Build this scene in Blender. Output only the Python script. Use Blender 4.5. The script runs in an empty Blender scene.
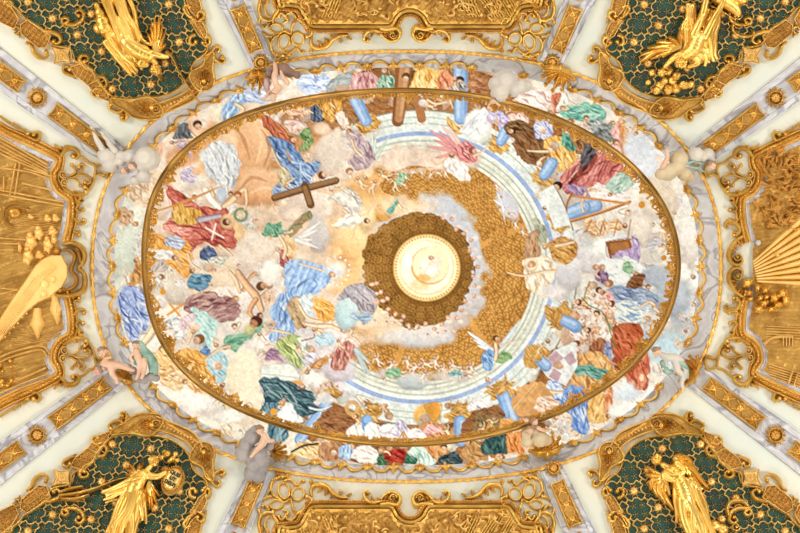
import bpy, bmesh, math, random
import numpy as np
from mathutils import Vector, Matrix
from mathutils.geometry import tessellate_polygon
random.seed(7); RS = np.random.RandomState(11)
SC = bpy.context.scene; COL = SC.collection
PI = math.pi
F = 620.0; EYE = 1.6; U0, V0 = 400.0, 266.5      # lens in pixels, eye height, frame centre
CXP, CYP = 406.5, 266.5                           # axis of the oval, in photo pixels
Z1 = 14.0                                         # rope moulding above the eye
PX = Z1/F                                         # metres per pixel at the rope moulding
SA, SB, SP = 313.5*PX, 214.5*PX, 2.35             # half axes of the oval opening (m)
OX, OY = (CXP-U0)*PX, 0.0
KMAX = 2.3; HS = 1.45
# ---------------------------------------------------------------- the vault
def kval(X, Y): return (np.abs((X-OX)/SA)**SP + np.abs((Y-OY)/SB)**SP)**(1/SP)
def vz(X, Y):
    k = kval(X, Y)-1
    return Z1 - 3.4*k - 1.3*k*k
def surf(u, v):
    """point on the vault seen at photo pixel (u, v) and its inward normal"""
    a = (np.asarray(u, float)-U0)/F; b = (np.asarray(v, float)-V0)/F
    z = np.full(np.shape(a), 12.5)
    for _ in range(24): z = 0.5*z + 0.5*vz(a*z, b*z)
    X, Y = a*z, b*z; e = 0.02
    hx = (vz(X+e, Y)-vz(X-e, Y))/(2*e); hy = (vz(X, Y+e)-vz(X, Y-e))/(2*e)
    n = np.stack([hx, hy, -np.ones_like(hx)], -1); n /= np.linalg.norm(n, axis=-1, keepdims=True)
    return np.stack([X, Y, z+EYE], -1), n
def P(u, v, h):
    """relief point: pixel position on the vault, lifted h pixels (at rope scale) off it"""
    s, n = surf(u, v); return s + n*(np.asarray(h, float)*PX*HS)[..., None]
def flatmap(zr):
    def f(u, v, h):
        u = np.asarray(u, float); v = np.asarray(v, float); h = np.asarray(h, float)
        return np.stack([(u-U0)*zr/F, (v-V0)*zr/F, np.broadcast_to(zr+EYE-h*PX, u.shape)], -1)
    return f
# ---------------------------------------------------------------- mesh builder
class MB:
    def __init__(s, M=P, T=None): s.V = []; s.Fc = []; s.n = 0; s.M = M; s.T = T
    def put(s, u, v, h):
        u = np.asarray(u, float); v = np.asarray(v, float); h = np.broadcast_to(np.asarray(h, float), u.shape)
        if s.T: u, v = s.T(u, v)
        p = s.M(u.ravel(), v.ravel(), h.ravel()); b = s.n
        s.V.append(p); s.n += len(p); return b
    def raw(s, pts, faces):
        b = s.n; pts = np.asarray(pts, float); s.V.append(pts); s.n += len(pts)
        s.Fc += [tuple(i+b for i in f) for f in faces]; return b
    def grid(s, u, v, h, closed=False):
        u = np.asarray(u, float); r, c = u.shape; b = s.put(u, v, h)
        for i in range(r-1 if not closed else r):
            for j in range(c-1):
                a0 = b+i*c+j; a1 = b+((i+1) % r)*c+j
                s.Fc.append((a0, a0+1, a1+1, a1))
    def ribbon(s, pts, w, h=2.0, closed=False, n=None, base=-0.6, prof=None, lift=0):
        """a raised moulding along a curve; w: widths in px (number or list)"""
        c = curve(pts, closed, n); m = len(c)
        w = np.interp(np.linspace(0, 1, m), np.linspace(0, 1, len(w)), w) if hasattr(w, '__len__') else np.full(m, float(w))
        hh = np.interp(np.linspace(0, 1, m), np.linspace(0, 1, len(h)), h) if hasattr(h, '__len__') else np.full(m, float(h))
        d = (np.roll(c, -1, 0)-np.roll(c, 1, 0)) if closed else np.gradient(c, axis=0)
        d /= np.linalg.norm(d, axis=1, keepdims=True)+1e-9
        nn = np.stack([-d[:, 1], d[:, 0]], 1)
        pr = prof or [(-1, 0), (-.82, .62), (-.35, .95), (.35, .95), (.82, .62), (1, 0)]
        pr = [(pr[0][0], None)]+list(pr)+[(pr[-1][0], None)]
        off = np.array([p[0] for p in pr])[None, :]*w[:, None]/2
        H = np.array([[lift+base if p[1] is None else lift+p[1]*hh[i] for p in pr] for i in range(m)])
        s.grid(c[:, 0:1]+nn[:, 0:1]*off, c[:, 1:2]+nn[:, 1:2]*off, H, closed)
        if not closed:
            k = len(pr); b0 = s.n-m*k
            s.Fc.append(tuple(range(b0+k-1, b0-1, -1))); s.Fc.append(tuple(range(b0+(m-1)*k, b0+m*k)))
    def dome(s, u, v, rx, ry=None, a=0, h=2.0, lobes=0, depth=.18, rings=4, seg=None, lift=0, flat=1.0, ridge=0.0, dent=0):
        ry = ry or rx; seg = seg or (max(10, lobes*4) if lobes else 14)
        th = np.arange(seg)/seg*2*PI; m = 1-depth+depth*np.cos(lobes*th) if lobes else np.ones(seg)
        R = np.linspace(0, 1, rings+1)[1:]
        uu = []; vv = []; H = []
        for r in list(R)+[1.0]:
            x = rx*r*m*np.cos(th); y = ry*r*m*np.sin(th)
            uu.append(u+x*math.cos(a)-y*math.sin(a)); vv.append(v+x*math.sin(a)+y*math.cos(a))
            hv = h*(1-r**(2.2*flat))**.6*(1+ridge*np.cos(lobes*th)*r) if r < 1 else np.zeros(seg)
            if dent and r < .5: hv = hv*(1-dent)
            H.append(lift+hv)
        H[-1] = np.full(seg, lift-0.6)
        uu = np.array(uu); k = len(uu)
        b = s.put(uu, np.array(vv), np.array(H)); c = s.put(np.array([u]), np.array([v]), np.array([lift+h*(1-dent)]))
        for i in range(k-1):
            for j in range(seg):
                j2 = (j+1) % seg; s.Fc.append((b+i*seg+j, b+i*seg+j2, b+(i+1)*seg+j2, b+(i+1)*seg+j))
        for j in range(seg): s.Fc.append((c, b+(j+1) % seg, b+j))
    def plate(s, poly, h=1.5, lift=0, bev=.8, smooth=False):
        """flat raised plate with a sloping rim"""
        q = curve(poly, True) if smooth else np.asarray(poly, float)
        m = len(q); cx = q.mean(0)
        d = (np.roll(q, -1, 0)-np.roll(q, 1, 0)); d /= np.linalg.norm(d, axis=1, keepdims=True)+1e-9
        nn = np.stack([-d[:, 1], d[:, 0]], 1)
        ar = 0.5*np.sum(q[:, 0]*np.roll(q[:, 1], -1)-np.roll(q[:, 0], -1)*q[:, 1])
        if ar < 0: nn = -nn
        ins = q+nn*bev
        U = np.array([q[:, 0], q[:, 0], ins[:, 0]]); V = np.array([q[:, 1], q[:, 1], ins[:, 1]])
        H = np.array([[lift-.6]*m, [lift+h*.6]*m, [lift+h]*m])
        b = s.put(U, V, H)
        for i in range(2):
            for j in range(m):
                j2 = (j+1) % m; s.Fc.append((b+i*m+j, b+i*m+j2, b+(i+1)*m+j2, b+(i+1)*m+j))
        for t in tessellate_polygon([[Vector((x, y, 0)) for x, y in ins]]):
            s.Fc.append(tuple(b+2*m+i for i in t))
    def patch(s, poly, step=3.0, h=0.5, fn=None):
        """curved sheet filling a polygon (edges hidden under a frame)"""
        q = np.asarray(poly, float); x0, y0 = q.min(0); x1, y1 = q.max(0)
        nx = int((x1-x0)/step)+2; ny = int((y1-y0)/step)+2
        gu, gv = np.meshgrid(x0+np.arange(nx)*step, y0+np.arange(ny)*step)
        H = np.full(gu.shape, float(h))
        if fn is not None: H = H+fn(gu, gv)
        b = s.put(gu, gv, H); ins = inside(q, gu[:-1, :-1]+step/2, gv[:-1, :-1]+step/2)
        for i, j in zip(*np.nonzero(ins)):
            a = b+i*nx+j; s.Fc.append((a, a+1, a+nx+1, a+nx))
    def leaf(s, base, tip, w, h=2.0, lobes=3, bend=0.0, lift=0):
        b = np.array(base, float); t = np.array(tip, float); L = np.linalg.norm(t-b); d = (t-b)/L; n = np.array([-d[1], d[0]])
        k = lobes*4+1; ts = np.linspace(0, 1, k)
        wid = w/2*np.sin(PI*np.clip(ts*.86+.14, 0, 1))**.8*(1-.35*np.abs(np.sin(ts*PI*lobes)))
        ctr = b+np.outer(ts*L, d)+np.outer(bend*L*np.sin(ts*PI), n)
        offs = np.array([-1, -1, -.5, 0, .5, 1, 1]); hs = np.array([-.6, .2*h, .75*h, h, .75*h, .2*h, -.6])
        env = .45+.55*np.sin(PI*np.clip(ts*.8+.15, 0, 1))
        U = ctr[:, 0:1]+n[0]*offs*wid[:, None]; V = ctr[:, 1:2]+n[1]*offs*wid[:, None]
        H = lift+np.where(hs > 0, hs*env[:, None], hs)
        s.grid(U, V, H)
    def shell(s, u, v, r, a, h=2.5, ribs=5, spread=2.3, lift=0):
        """fan of ribs opening towards angle a"""
        for i in range(ribs):
            t = a+(i/(ribs-1)-.5)*spread
            L = r*(1.0-.18*abs(i/(ribs-1)-.5)*2)
            s.leaf((u, v), (u+L*math.cos(t), v+L*math.sin(t)), r*spread/ribs*1.15, h, 1, lift=lift)
        s.dome(u, v, r*.3, h=h*1.15, lift=lift)
    def build(s, name, mat, parent=None, smooth=True):
        me = bpy.data.meshes.new(name); V = np.concatenate(s.V) if s.V else np.zeros((0, 3))
        me.from_pydata(V.tolist(), [], s.Fc)
        me.validate()
        bm = bmesh.new(); bm.from_mesh(me); bmesh.ops.recalc_face_normals(bm, faces=bm.faces); bm.to_mesh(me); bm.free()
        if smooth: me.polygons.foreach_set('use_smooth', [True]*len(me.polygons))
        if smooth: me.set_sharp_from_angle(angle=math.radians(38))
        me.materials.append(mat)
        o = bpy.data.objects.new(name, me); COL.objects.link(o)
        if parent:
            o.parent = parent; o.matrix_parent_inverse = Matrix.Translation(-Vector(parent.location))
        return o
def curve(pts, closed=False, n=None):
    p = np.asarray(pts, float)
    if len(p) < 3: 
        m = max(2, int(np.linalg.norm(p[1]-p[0])/6)+1); t = np.linspace(0, 1, m)[:, None]; return p[0]*(1-t)+p[1]*t
    m = len(p); out = []
    for i in range(m if closed else m-1):
        if closed: a, b, c, d = p[(i-1) % m], p[i], p[(i+1) % m], p[(i+2) % m]
        else: a, b, c, d = p[max(i-1, 0)], p[i], p[i+1], p[min(i+2, m-1)]
        L = np.linalg.norm(c-b); k = n or max(2, min(8, int(L/1.6)))
        for t in np.arange(k)/k:
            out.append(.5*((2*b)+(-a+c)*t+(2*a-5*b+4*c-d)*t*t+(-a+3*b-3*c+d)*t**3))
    if not closed: out.append(p[-1])
    return np.array(out)
def inside(q, x, y):
    r = np.zeros(np.shape(x), bool); m = len(q)
    for i in range(m):
        x1, y1 = q[i]; x2, y2 = q[(i+1) % m]
        if y1 == y2: continue
        c = ((y1 > y) != (y2 > y)) & (x < (x2-x1)*(y-y1)/(y2-y1)+x1); r ^= c
    return r
def spiral(cx, cy, r0, r1, a0, turns, n=None):
    n = n or max(6, int(abs(turns)*12)); t = np.linspace(0, 1, n); r = r0+(r1-r0)*t; a = a0+turns*2*PI*t
    return [(cx+r[i]*math.cos(a[i]), cy+r[i]*math.sin(a[i])) for i in range(n)]
def cscroll(mb, cx, cy, r, a0, turns, w, h=2.2, lift=0):
    mb.ribbon(spiral(cx, cy, r, r*.22, a0, turns), [w, w*.9, w*.7, w*.5], [h, h*1.1, h*1.3], lift=lift)
    mb.dome(cx, cy, w*.55, h=h*1.6, lift=lift)
# ---------------------------------------------------------------- objects
def setp(o, label=None, cat=None, group=None, kind=None):
    if label: o['label'] = label
    if cat: o['category'] = cat
    if group: o['group'] = group
    if kind: o['kind'] = kind
    return o
def thing(name, label, cat, u, v, group=None, M=P, h=0):
    o = bpy.data.objects.new(name, None); COL.objects.link(o); o.empty_display_size = .2
    o.location = Vector(M(np.array([float(u)]), np.array([float(v)]), np.array([float(h)]))[0].tolist()); return setp(o, label, cat, group)
# mirror maps of the four quarters
TID = None
def Tx(u, v): return 2*CXP-u, v
def Ty(u, v): return u, 2*CYP-v
def Txy(u, v): return 2*CXP-u, 2*CYP-v
# ---------------------------------------------------------------- materials
def lin(c):
    f = lambda x: (x/255/12.92) if x/255 <= .04045 else ((x/255+.055)/1.055)**2.4
    return (f(c[0]), f(c[1]), f(c[2]), 1)
def mat(name, c1, c2=None, rough=.5, metal=0, scale=6, bump=0, bscale=20, detail=4, rvar=0, mscale=None):
    m = bpy.data.materials.new(name); m.use_nodes = True; nt = m.node_tree; b = nt.nodes['Principled BSDF']
    tc = nt.nodes.new('ShaderNodeTexCoord')
    b.inputs['Roughness'].default_value = rough; b.inputs['Metallic'].default_value = metal
    nz = nt.nodes.new('ShaderNodeTexNoise'); nz.inputs['Scale'].default_value = scale; nz.inputs['Detail'].default_value = detail
    nt.links.new(tc.outputs['Object'], nz.inputs['Vector'])
    r = nt.nodes.new('ShaderNodeValToRGB'); r.color_ramp.elements[0].color = lin(c1); r.color_ramp.elements[1].color = lin(c2 or c1)
    r.color_ramp.elements[0].position = .35; r.color_ramp.elements[1].position = .65
    nt.links.new(nz.outputs['Fac'], r.inputs['Fac']); nt.links.new(r.outputs['Color'], b.inputs['Base Color'])
    if rvar:
        mr = nt.nodes.new('ShaderNodeMapRange'); mr.inputs['To Min'].default_value = rough-rvar; mr.inputs['To Max'].default_value = rough+rvar
        nt.links.new(nz.outputs['Fac'], mr.inputs['Value']); nt.links.new(mr.outputs['Result'], b.inputs['Roughness'])
    if bump:
        n2 = nt.nodes.new('ShaderNodeTexNoise'); n2.inputs['Scale'].default_value = bscale; n2.inputs['Detail'].default_value = 3
        nt.links.new(tc.outputs['Object'], n2.inputs['Vector'])
        bp = nt.nodes.new('ShaderNodeBump'); bp.inputs['Strength'].default_value = bump; bp.inputs['Distance'].default_value = .03
        nt.links.new(n2.outputs['Fac'], bp.inputs['Height']); nt.links.new(bp.outputs['Normal'], b.inputs['Normal'])
    return m
def marble(name, base, vein, vein2, scale=.9):
    m = bpy.data.materials.new(name); m.use_nodes = True; nt = m.node_tree; b = nt.nodes['Principled BSDF']; b.inputs['Roughness'].default_value = .35
    tc = nt.nodes.new('ShaderNodeTexCoord'); nz = nt.nodes.new('ShaderNodeTexNoise'); nz.inputs['Scale'].default_value = scale; nz.inputs['Detail'].default_value = 8; nz.inputs['Distortion'].default_value = 1.8
    nt.links.new(tc.outputs['Object'], nz.inputs['Vector'])
    r = nt.nodes.new('ShaderNodeValToRGB'); cr = r.color_ramp
    cr.elements[0].position = .30; cr.elements[0].color = lin(vein2); cr.elements[1].position = .72; cr.elements[1].color = lin(base)
    for p, c in ((.42, base), (.47, vein), (.52, base), (.60, vein2)):
        e = cr.elements.new(p); e.color = lin(c)
    nt.links.new(nz.outputs['Fac'], r.inputs['Fac']); nt.links.new(r.outputs['Color'], b.inputs['Base Color']); return m
GOLD = mat('gilding', (212, 164, 68), (238, 196, 104), .36, .85, 3, .5, 14, rvar=.1)
GOLDB = mat('bright_gilding', (230, 182, 84), (246, 206, 114), .34, .8, 2, .0, 8, rvar=.06)
GOLDP = mat('pale_gilding', (216, 170, 88), (238, 198, 118), .45, .65, 4, .5, 18)
GOLDR = mat('matt_gilding', (204, 152, 62), (234, 186, 96), .44, .7, 2.5, .7, 16, rvar=.1)
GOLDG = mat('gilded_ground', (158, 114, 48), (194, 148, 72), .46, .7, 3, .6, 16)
GOLDL = mat('light_gilding', (238, 192, 104), (250, 214, 134), .5, .35, 1.5, .3, 9)
GOLDD = mat('old_gilding', (168, 118, 40), (196, 144, 58), .4, .6, 5, .2, 20)
CREAM = mat('cream_plaster', (212, 208, 188), (202, 206, 194), .8, 0, .5, .05, 6)
MINT = mat('greenish_plaster', (232, 234, 222), (224, 230, 220), .8, 0, .5, .05, 6)
MARB = marble('grey_marble', (206, 206, 206), (164, 160, 168), (186, 184, 190))
MARB2 = marble('mauve_marble', (208, 208, 208), (150, 145, 152), (188, 184, 188), .8)
MARBD = marble('grey_edge_marble', (150, 148, 156), (110, 108, 118), (176, 174, 180), 2.6)
GREEN = mat('green_ground', (8, 44, 32), (20, 66, 46), .55, 0, 5, .1, 10)
STUC = mat('white_stucco', (204, 194, 178), (184, 178, 170), .75, 0, 2.5, .15, 8)
STUCT = mat('tan_stucco', (182, 160, 122), (200, 180, 146), .75, 0, 2.5, .15, 8)
STUCG = mat('grey_stucco', (160, 150, 144), (140, 134, 132), .75, 0, 2.5, .15, 8)
BROWN = mat('brown_cloud_stucco', (112, 84, 72), (140, 108, 92), .75, 0, 4, .15, 8)
FLESH = mat('flesh_stucco', (204, 160, 130), (220, 182, 154), .6, 0, 4, .05, 8)
TEAL = mat('green_drapery', (96, 132, 112), (150, 176, 160), .6, 0, 4, .1, 8)
INK = mat('black_lettering', (50, 36, 16), None, .6)
# ================================================================ the setting
def oval(t, k=1.0):
    """point of the oval of the opening (m) at parameter t"""
    c, s = np.cos(t), np.sin(t); r = (np.abs(c/SA)**SP+np.abs(s/SB)**SP)**(-1/SP)*k
    return OX+r*c, OY+r*s
TH = np.arange(240)/240*2*PI
mb = MB(); ks = np.concatenate([np.linspace(1, 1.3, 8), np.linspace(1.36, KMAX, 18)])
rows = []
for k in ks:
    x, y = oval(TH, k); rows.append(np.stack([x, y, vz(x, y)+EYE], 1))
rows.append(np.stack([rows[-1][:, 0]*1.04, rows[-1][:, 1]*1.04, rows[-1][:, 2]+.3], 1))
for r in rows[-2:-1]: pass
def tube_rows(mb, rows):
    n = len(rows[0]); b = mb.n; mb.V.append(np.concatenate(rows)); mb.n += n*len(rows)
    for i in range(len(rows)-1):
        for j in range(n): mb.Fc.append((b+i*n+j, b+i*n+(j+1) % n, b+(i+1)*n+(j+1) % n, b+(i+1)*n+j))
tube_rows(mb, rows[:-1])
ceil_ = mb.build('ceiling', CREAM); setp(ceil_, 'cream plastered vault around the oval opening', 'ceiling', kind='structure')
# curve of the inner (upper) edge of the marble reveal, photo pixels
Z2 = 14.42
def crest_px(t):
    c, s = np.cos(t), np.sin(t); r = (np.abs(c/292)**SP+np.abs(s/199)**SP)**(-1/SP); return CXP+r*c, CYP+r*s
def rope_px(t):
    c, s = np.cos(t), np.sin(t); r = (np.abs(c/313.5)**SP+np.abs(s/214.5)**SP)**(-1/SP); return CXP+r*c, CYP+r*s
def reveal(t, s, h=0.0):
    """marble reveal: s=0 at the rope, 1 at its upper edge; h px inwards"""
    t = np.asarray(t, float); a = np.array(rope_px(t)); b = np.array(crest_px(t)); s = np.asarray(s, float); h = np.asarray(h, float)
    z = Z1+(Z2-Z1)*s; A = np.stack([(a[0]-U0)*Z1/F, (a[1]-V0)*Z1/F], -1); B = np.stack([(b[0]-U0)*Z2/F, (b[1]-V0)*Z2/F], -1)
    p = A+(B-A)*s[..., None]; d = np.stack([-np.cos(t), -np.sin(t)*1.2], -1); d /= np.linalg.norm(d, axis=-1, keepdims=True)
    p = p+d*(h*PX*.6)[..., None]
    return np.concatenate([p, (z+EYE-h*PX*.8)[..., None]], -1)
mb = MB(); rr = []
for s in np.linspace(0, 1, 7):
    rr.append(reveal(TH, np.full(240, s), -1.2*np.sin(PI*s)*np.ones(240)))
top = rr[-1].copy(); c = np.array([OX, OY, 0]); 
for k in (1.03, 1.05): 
    q = top.copy(); q[:, 0] = (q[:, 0]-OX)*k+OX; q[:, 1] = (q[:, 1]-OY)*k+OY; rr.append(q)
tube_rows(mb, rr)
setp(mb.build('trim_1', MARB2), 'grey and mauve marble reveal of the oval opening', 'trim', kind='structure')
# outer back of the vault shell, closes the edge above
mb = MB(); x, y = oval(TH, 1.0)
q0 = rr[-1]; q1 = q0.copy(); q1[:, 0] = (q1[:, 0]-OX)*1.05+OX; q1[:, 1] = (q1[:, 1]-OY)*1.05+OY; q1[:, 2] -= .25
q2 = q0.copy(); q2[:, 0] = (q2[:, 0]-OX)*1.9+OX; q2[:, 1] = (q2[:, 1]-OY)*1.9+OY; q2[:, 2] -= .3
tube_rows(mb, [q0, q1, q2])
setp(mb.build('wall_gallery', CREAM), 'hidden gallery floor above the vault', 'wall', kind='structure')
# upper wall with its windows, and the flat upper ceiling
ZF = 20.0
def up(t, k): 
    c, s = np.cos(t), np.sin(t); r = (np.abs(c/12.6)**2.3+np.abs(s/9.4)**2.3)**(-1/2.3)*k; return np.stack([OX+r*c, OY+r*s], -1)
mb = MB()
wr = [np.concatenate([up(TH, 1.0), np.full((240, 1), z)], 1) for z in (14.2, 16.6, ZF+EYE+.02)]
tube_rows(mb, wr); setp(mb.build('wall_upper', CREAM), 'plain wall of the upper storey', 'wall', kind='structure')
# rope moulding around the opening
def tubering(mb, pts, rad, seg=8, tw=0.0, amp=0.0, closed=True):
    n = len(pts); d = np.roll(pts, -1, 0)-np.roll(pts, 1, 0); d /= np.linalg.norm(d, axis=1, keepdims=True)
    upv = np.array([0, 0, 1.0]); side = np.cross(d, upv); side /= np.linalg.norm(side, axis=1, keepdims=True); nn = np.cross(side, d)
    V = []
    for i in range(n):
        a = np.arange(seg)/seg*2*PI; r = rad*(1+amp*np.cos(2*a+tw*i)); V.append(pts[i]+np.outer(r*np.cos(a), side[i])+np.outer(r*np.sin(a), nn[i]))
    b = mb.n; mb.V.append(np.concatenate(V)); mb.n += n*seg
    for i in range(n if closed else n-1):
        for j in range(seg): mb.Fc.append((b+i*seg+j, b+i*seg+(j+1) % seg, b+((i+1) % n)*seg+(j+1) % seg, b+((i+1) % n)*seg+j))
mb = MB(); t = np.arange(2400)/2400*2*PI; x, y = oval(t, 1.0)
tubering(mb, np.stack([x, y, np.full(2400, Z1+EYE-.035)], 1), .037, 8, 2*PI/13.3, .2)
setp(mb.build('trim_2', GOLDR), 'gilded rope moulding around the oval opening', 'trim', kind='structure')
# ---------------------------------------------------------------- the eight ribs
# each rib: pixel at its foot (by the rope) and a pixel further out; widths in px
RIBS = {  # name: (foot, out, halfwidth)
 'tl': ((117, 157), (-40, 40), 13, 19), 'tt': ((262, 64), (214, -45), 11.5, 18)}
def seg_pts(a, b, n=26):
    t = np.linspace(0, 1, n)[:, None]; return np.array(a, float)*(1-t)+np.array(b, float)*t
def strip(mb, a, b, o0, o1, h, n=26, base=-1.0, tap=1.0):
    """flat band running from a to b between side offsets o0..o1 (px)"""
    a = np.array(a, float); b = np.array(b, float); d = (b-a)/np.linalg.norm(b-a); nn = np.array([-d[1], d[0]]); c = seg_pts(a, b, n)
    o = [o0, o0, o1, o1]; H = [base, h, h, base]
    f = np.linspace(tap, 1, n)
    U = np.stack([c[:, 0]+nn[0]*x*f for x in o], 1); V = np.stack([c[:, 1]+nn[1]*x*f for x in o], 1)
    mb.grid(U, V, np.tile(H, (n, 1)))
    k = len(U)*4; b0 = mb.n-k; mb.Fc += [(b0, b0+1, b0+2, b0+3), (b0+k-4, b0+k-3, b0+k-2, b0+k-1)]
QT = {'upper left': None, 'upper right': Tx, 'lower left': Ty, 'lower right': Txy}
RIBDEF = []
nt = 3
for qn, T in QT.items():
    for key, (a, b, h0, hw) in RIBS.items():
        tp = h0/hw
        mb = MB(P, T); strip(mb, a, b, -hw+4, hw-4, .6, tap=tp)
        setp(mb.build('trim_%d' % nt, MARB, smooth=False), 'marbled %s rib of the vault, %s' % ('shallow' if key == 'tl' else 'steep', qn), 'trim', kind='structure'); nt += 1
        mb = MB(P, T)
        for sgn in (-1, 1):
            o = sorted((sgn*hw, sgn*(hw-7))); strip(mb, a, b, o[0], o[1], 1.3, tap=tp)
            o = sorted((sgn*hw, sgn*(hw-1))); strip(mb, a, b, o[0], o[1], 2.0, tap=tp)
        setp(mb.build('trim_%d' % nt, MARBD if False else MARB2, smooth=False), 'raised marble edges of the %s vault rib, %s' % ('shallow' if key == 'tl' else 'steep', qn), 'trim', kind='structure'); nt += 1
# ---------------------------------------------------------------- camera, light
cam = bpy.data.cameras.new('camera'); co = bpy.data.objects.new('camera', cam); COL.objects.link(co)
cam.sensor_width = 36; cam.lens = F/800*36; co.location = (0, 0, EYE); co.rotation_euler = (PI, 0, 0); cam.clip_end = 200
SC.camera = co
def area(name, loc, tgt, sx, sy, e, col=(1, .96, .9)):
    l = bpy.data.lights.new(name, 'AREA'); l.shape = 'RECTANGLE'; l.size = sx; l.size_y = sy; l.energy = e; l.color = col
    o = bpy.data.objects.new(name, l); COL.objects.link(o); o.location = loc
    o.rotation_euler = (Vector(tgt)-Vector(loc)).to_track_quat('-Z', 'Y').to_euler(); return o
WIN = []
for i in range(8):                                 # windows of the upper storey, out of sight behind the vault
    a = (i+.5)/8*2*PI; p = up(np.array([a]), .985)[0]; q = up(np.array([a]), 1.01)[0]
    area('upper_window_light', (p[0], p[1], 17.4), (OX, OY, 20.8), 3.6, 2.4, 215, (.97, .985, 1))
for i, (x, y, e) in enumerate(((-10, -4, 900), (-10, 5, 700), (10, -5, 700), (10, 4, 900), (-3.5, -9, 500), (4, -9, 500), (-3, 9, 500), (4, 9, 500))):
    area('nave_window_light', (x, y, 7.5), (x*-.15, y*-.15, 15), 1.4, 2.6, e*.6, (1, .985, .96))
w = bpy.data.worlds.new('world'); SC.world = w; w.use_nodes = True; nt_ = w.node_tree; bg = nt_.nodes['Background']
tc = nt_.nodes.new('ShaderNodeTexCoord'); sx = nt_.nodes.new('ShaderNodeSeparateXYZ'); nt_.links.new(tc.outputs['Generated'], sx.inputs[0])
r = nt_.nodes.new('ShaderNodeValToRGB'); mr = nt_.nodes.new('ShaderNodeMapRange'); mr.inputs['From Min'].default_value = -1; mr.inputs['From Max'].default_value = 1
nt_.links.new(sx.outputs['Z'], mr.inputs['Value']); nt_.links.new(mr.outputs['Result'], r.inputs['Fac'])
cr = r.color_ramp; cr.elements[0].position = 0; cr.elements[0].color = (.30, .26, .21, 1); cr.elements[1].position = 1; cr.elements[1].color = (.9, .9, .9, 1)
for p, c in ((.12, (.34, .30, .25, 1)), (.2, (.1, .07, .04, 1)), (.34, (.14, .1, .06, 1)), (.42, (1.7, 1.66, 1.58, 1)), (.55, (1.0, 1.0, 1.0, 1))):
    e = cr.elements.new(p); e.color = c
nt_.links.new(r.outputs['Color'], bg.inputs['Color']); bg.inputs['Strength'].default_value = .9
SC.view_settings.view_transform = 'Standard'; SC.view_settings.look = 'None'; SC.view_settings.gamma = 1; SC.view_settings.exposure = 0
SC.view_settings.use_curve_mapping = False
SC.cycles.max_bounces = 5
# ================================================================ ornament on the vault
SIDE = {'upper left': 'upper left', 'upper right': 'upper right', 'lower left': 'lower left', 'lower right': 'lower right'}
def lerp2(a, b, t): return (a[0]+(b[0]-a[0])*t, a[1]+(b[1]-a[1])*t)
def hatch(mb, poly, step, ang, w=.7, h=1.0, lift=1.4):
    q = np.asarray(poly, float); c = q.mean(0); R = np.abs(q-c).max()*1.5
    for a in (ang, ang+PI/2*1.0):
        d = np.array([math.cos(a), math.sin(a)]); n = np.array([-d[1], d[0]])
        for k in np.arange(-R, R+.01, step):
            p = c+n*k; t = np.linspace(-R, R, 60); L = p+np.outer(t, d); ins = inside(q, L[:, 0], L[:, 1])
            ii = np.nonzero(ins)[0]
            if len(ii) > 3: mb.ribbon([tuple(L[ii[0]]), tuple(L[ii[-1]])], w, h, lift=lift, prof=[(-1, 0), (0, 1), (1, 0)])
# ---- gilded panels and rosettes on the ribs
def rib_panel(a, b, w, T, label, rosn=3):
    c = lerp2(a, b, .5); cu, cv = (T(*c) if T else c)
    t = thing('gilded_plaque', label, 'carved panel', cu, cv, 'gilded panels along the vault ribs')
    a = np.array(a, float); b = np.array(b, float); L = np.linalg.norm(b-a); d = (b-a)/L; n = np.array([-d[1], d[0]])
    q = lambda s, o: tuple(a+d*s+n*o)
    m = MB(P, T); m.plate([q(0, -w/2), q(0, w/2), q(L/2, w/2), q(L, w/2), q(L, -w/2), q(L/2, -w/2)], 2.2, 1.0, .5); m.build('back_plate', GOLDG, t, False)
    m = MB(P, T)
    for o in (-1, 1): m.ribbon([q(-.5, o*w*.46), q(L*.5, o*w*.46), q(L+1.2, o*w*.48)], 2.2, 2.0, lift=3)
    for s in (0, L): m.ribbon([q(s, -w*.48), q(s+(1.8 if s else -1.8)*-.6, 0), q(s, w*.48)], 1.8, 2.0, lift=3)
    m.build('rim', GOLD, t)
    k = max(2, int(L/14)); st = L/k
    m = MB(P, T)
    for i in range(k):
        m.ribbon([q(st*i+1, -w*.34), q(st*(i+.5), -w*.12), q(st*(i+1)-1, w*.34)], 1.3, 1.4, lift=2.8); m.ribbon([q(st*i+1, w*.34), q(st*(i+.5), w*.12), q(st*(i+1)-1, -w*.34)], 1.3, 1.4, lift=2.8)
        for o in (-1, 1): m.leaf(q(st*(i+.5), o*w*.38), q(st*(i+.5)+2.5, o*w*.2), 3, 1.6, 1, lift=2.8); m.leaf(q(st*(i+.5), o*w*.38), q(st*(i+.5)-2.5, o*w*.2), 3, 1.6, 1, lift=2.8)
    sw = m.build('strapwork', GOLDP, t)
    for i in range(k):
        m = MB(P, T); c = q(st*(i+.5), 0); m.dome(c[0], c[1], w*.27, h=1.6, lobes=8, lift=3, depth=.12); m.dome(c[0], c[1], w*.12, h=3.2, lift=3)
        m.build('rosette', GOLD, sw)
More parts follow.
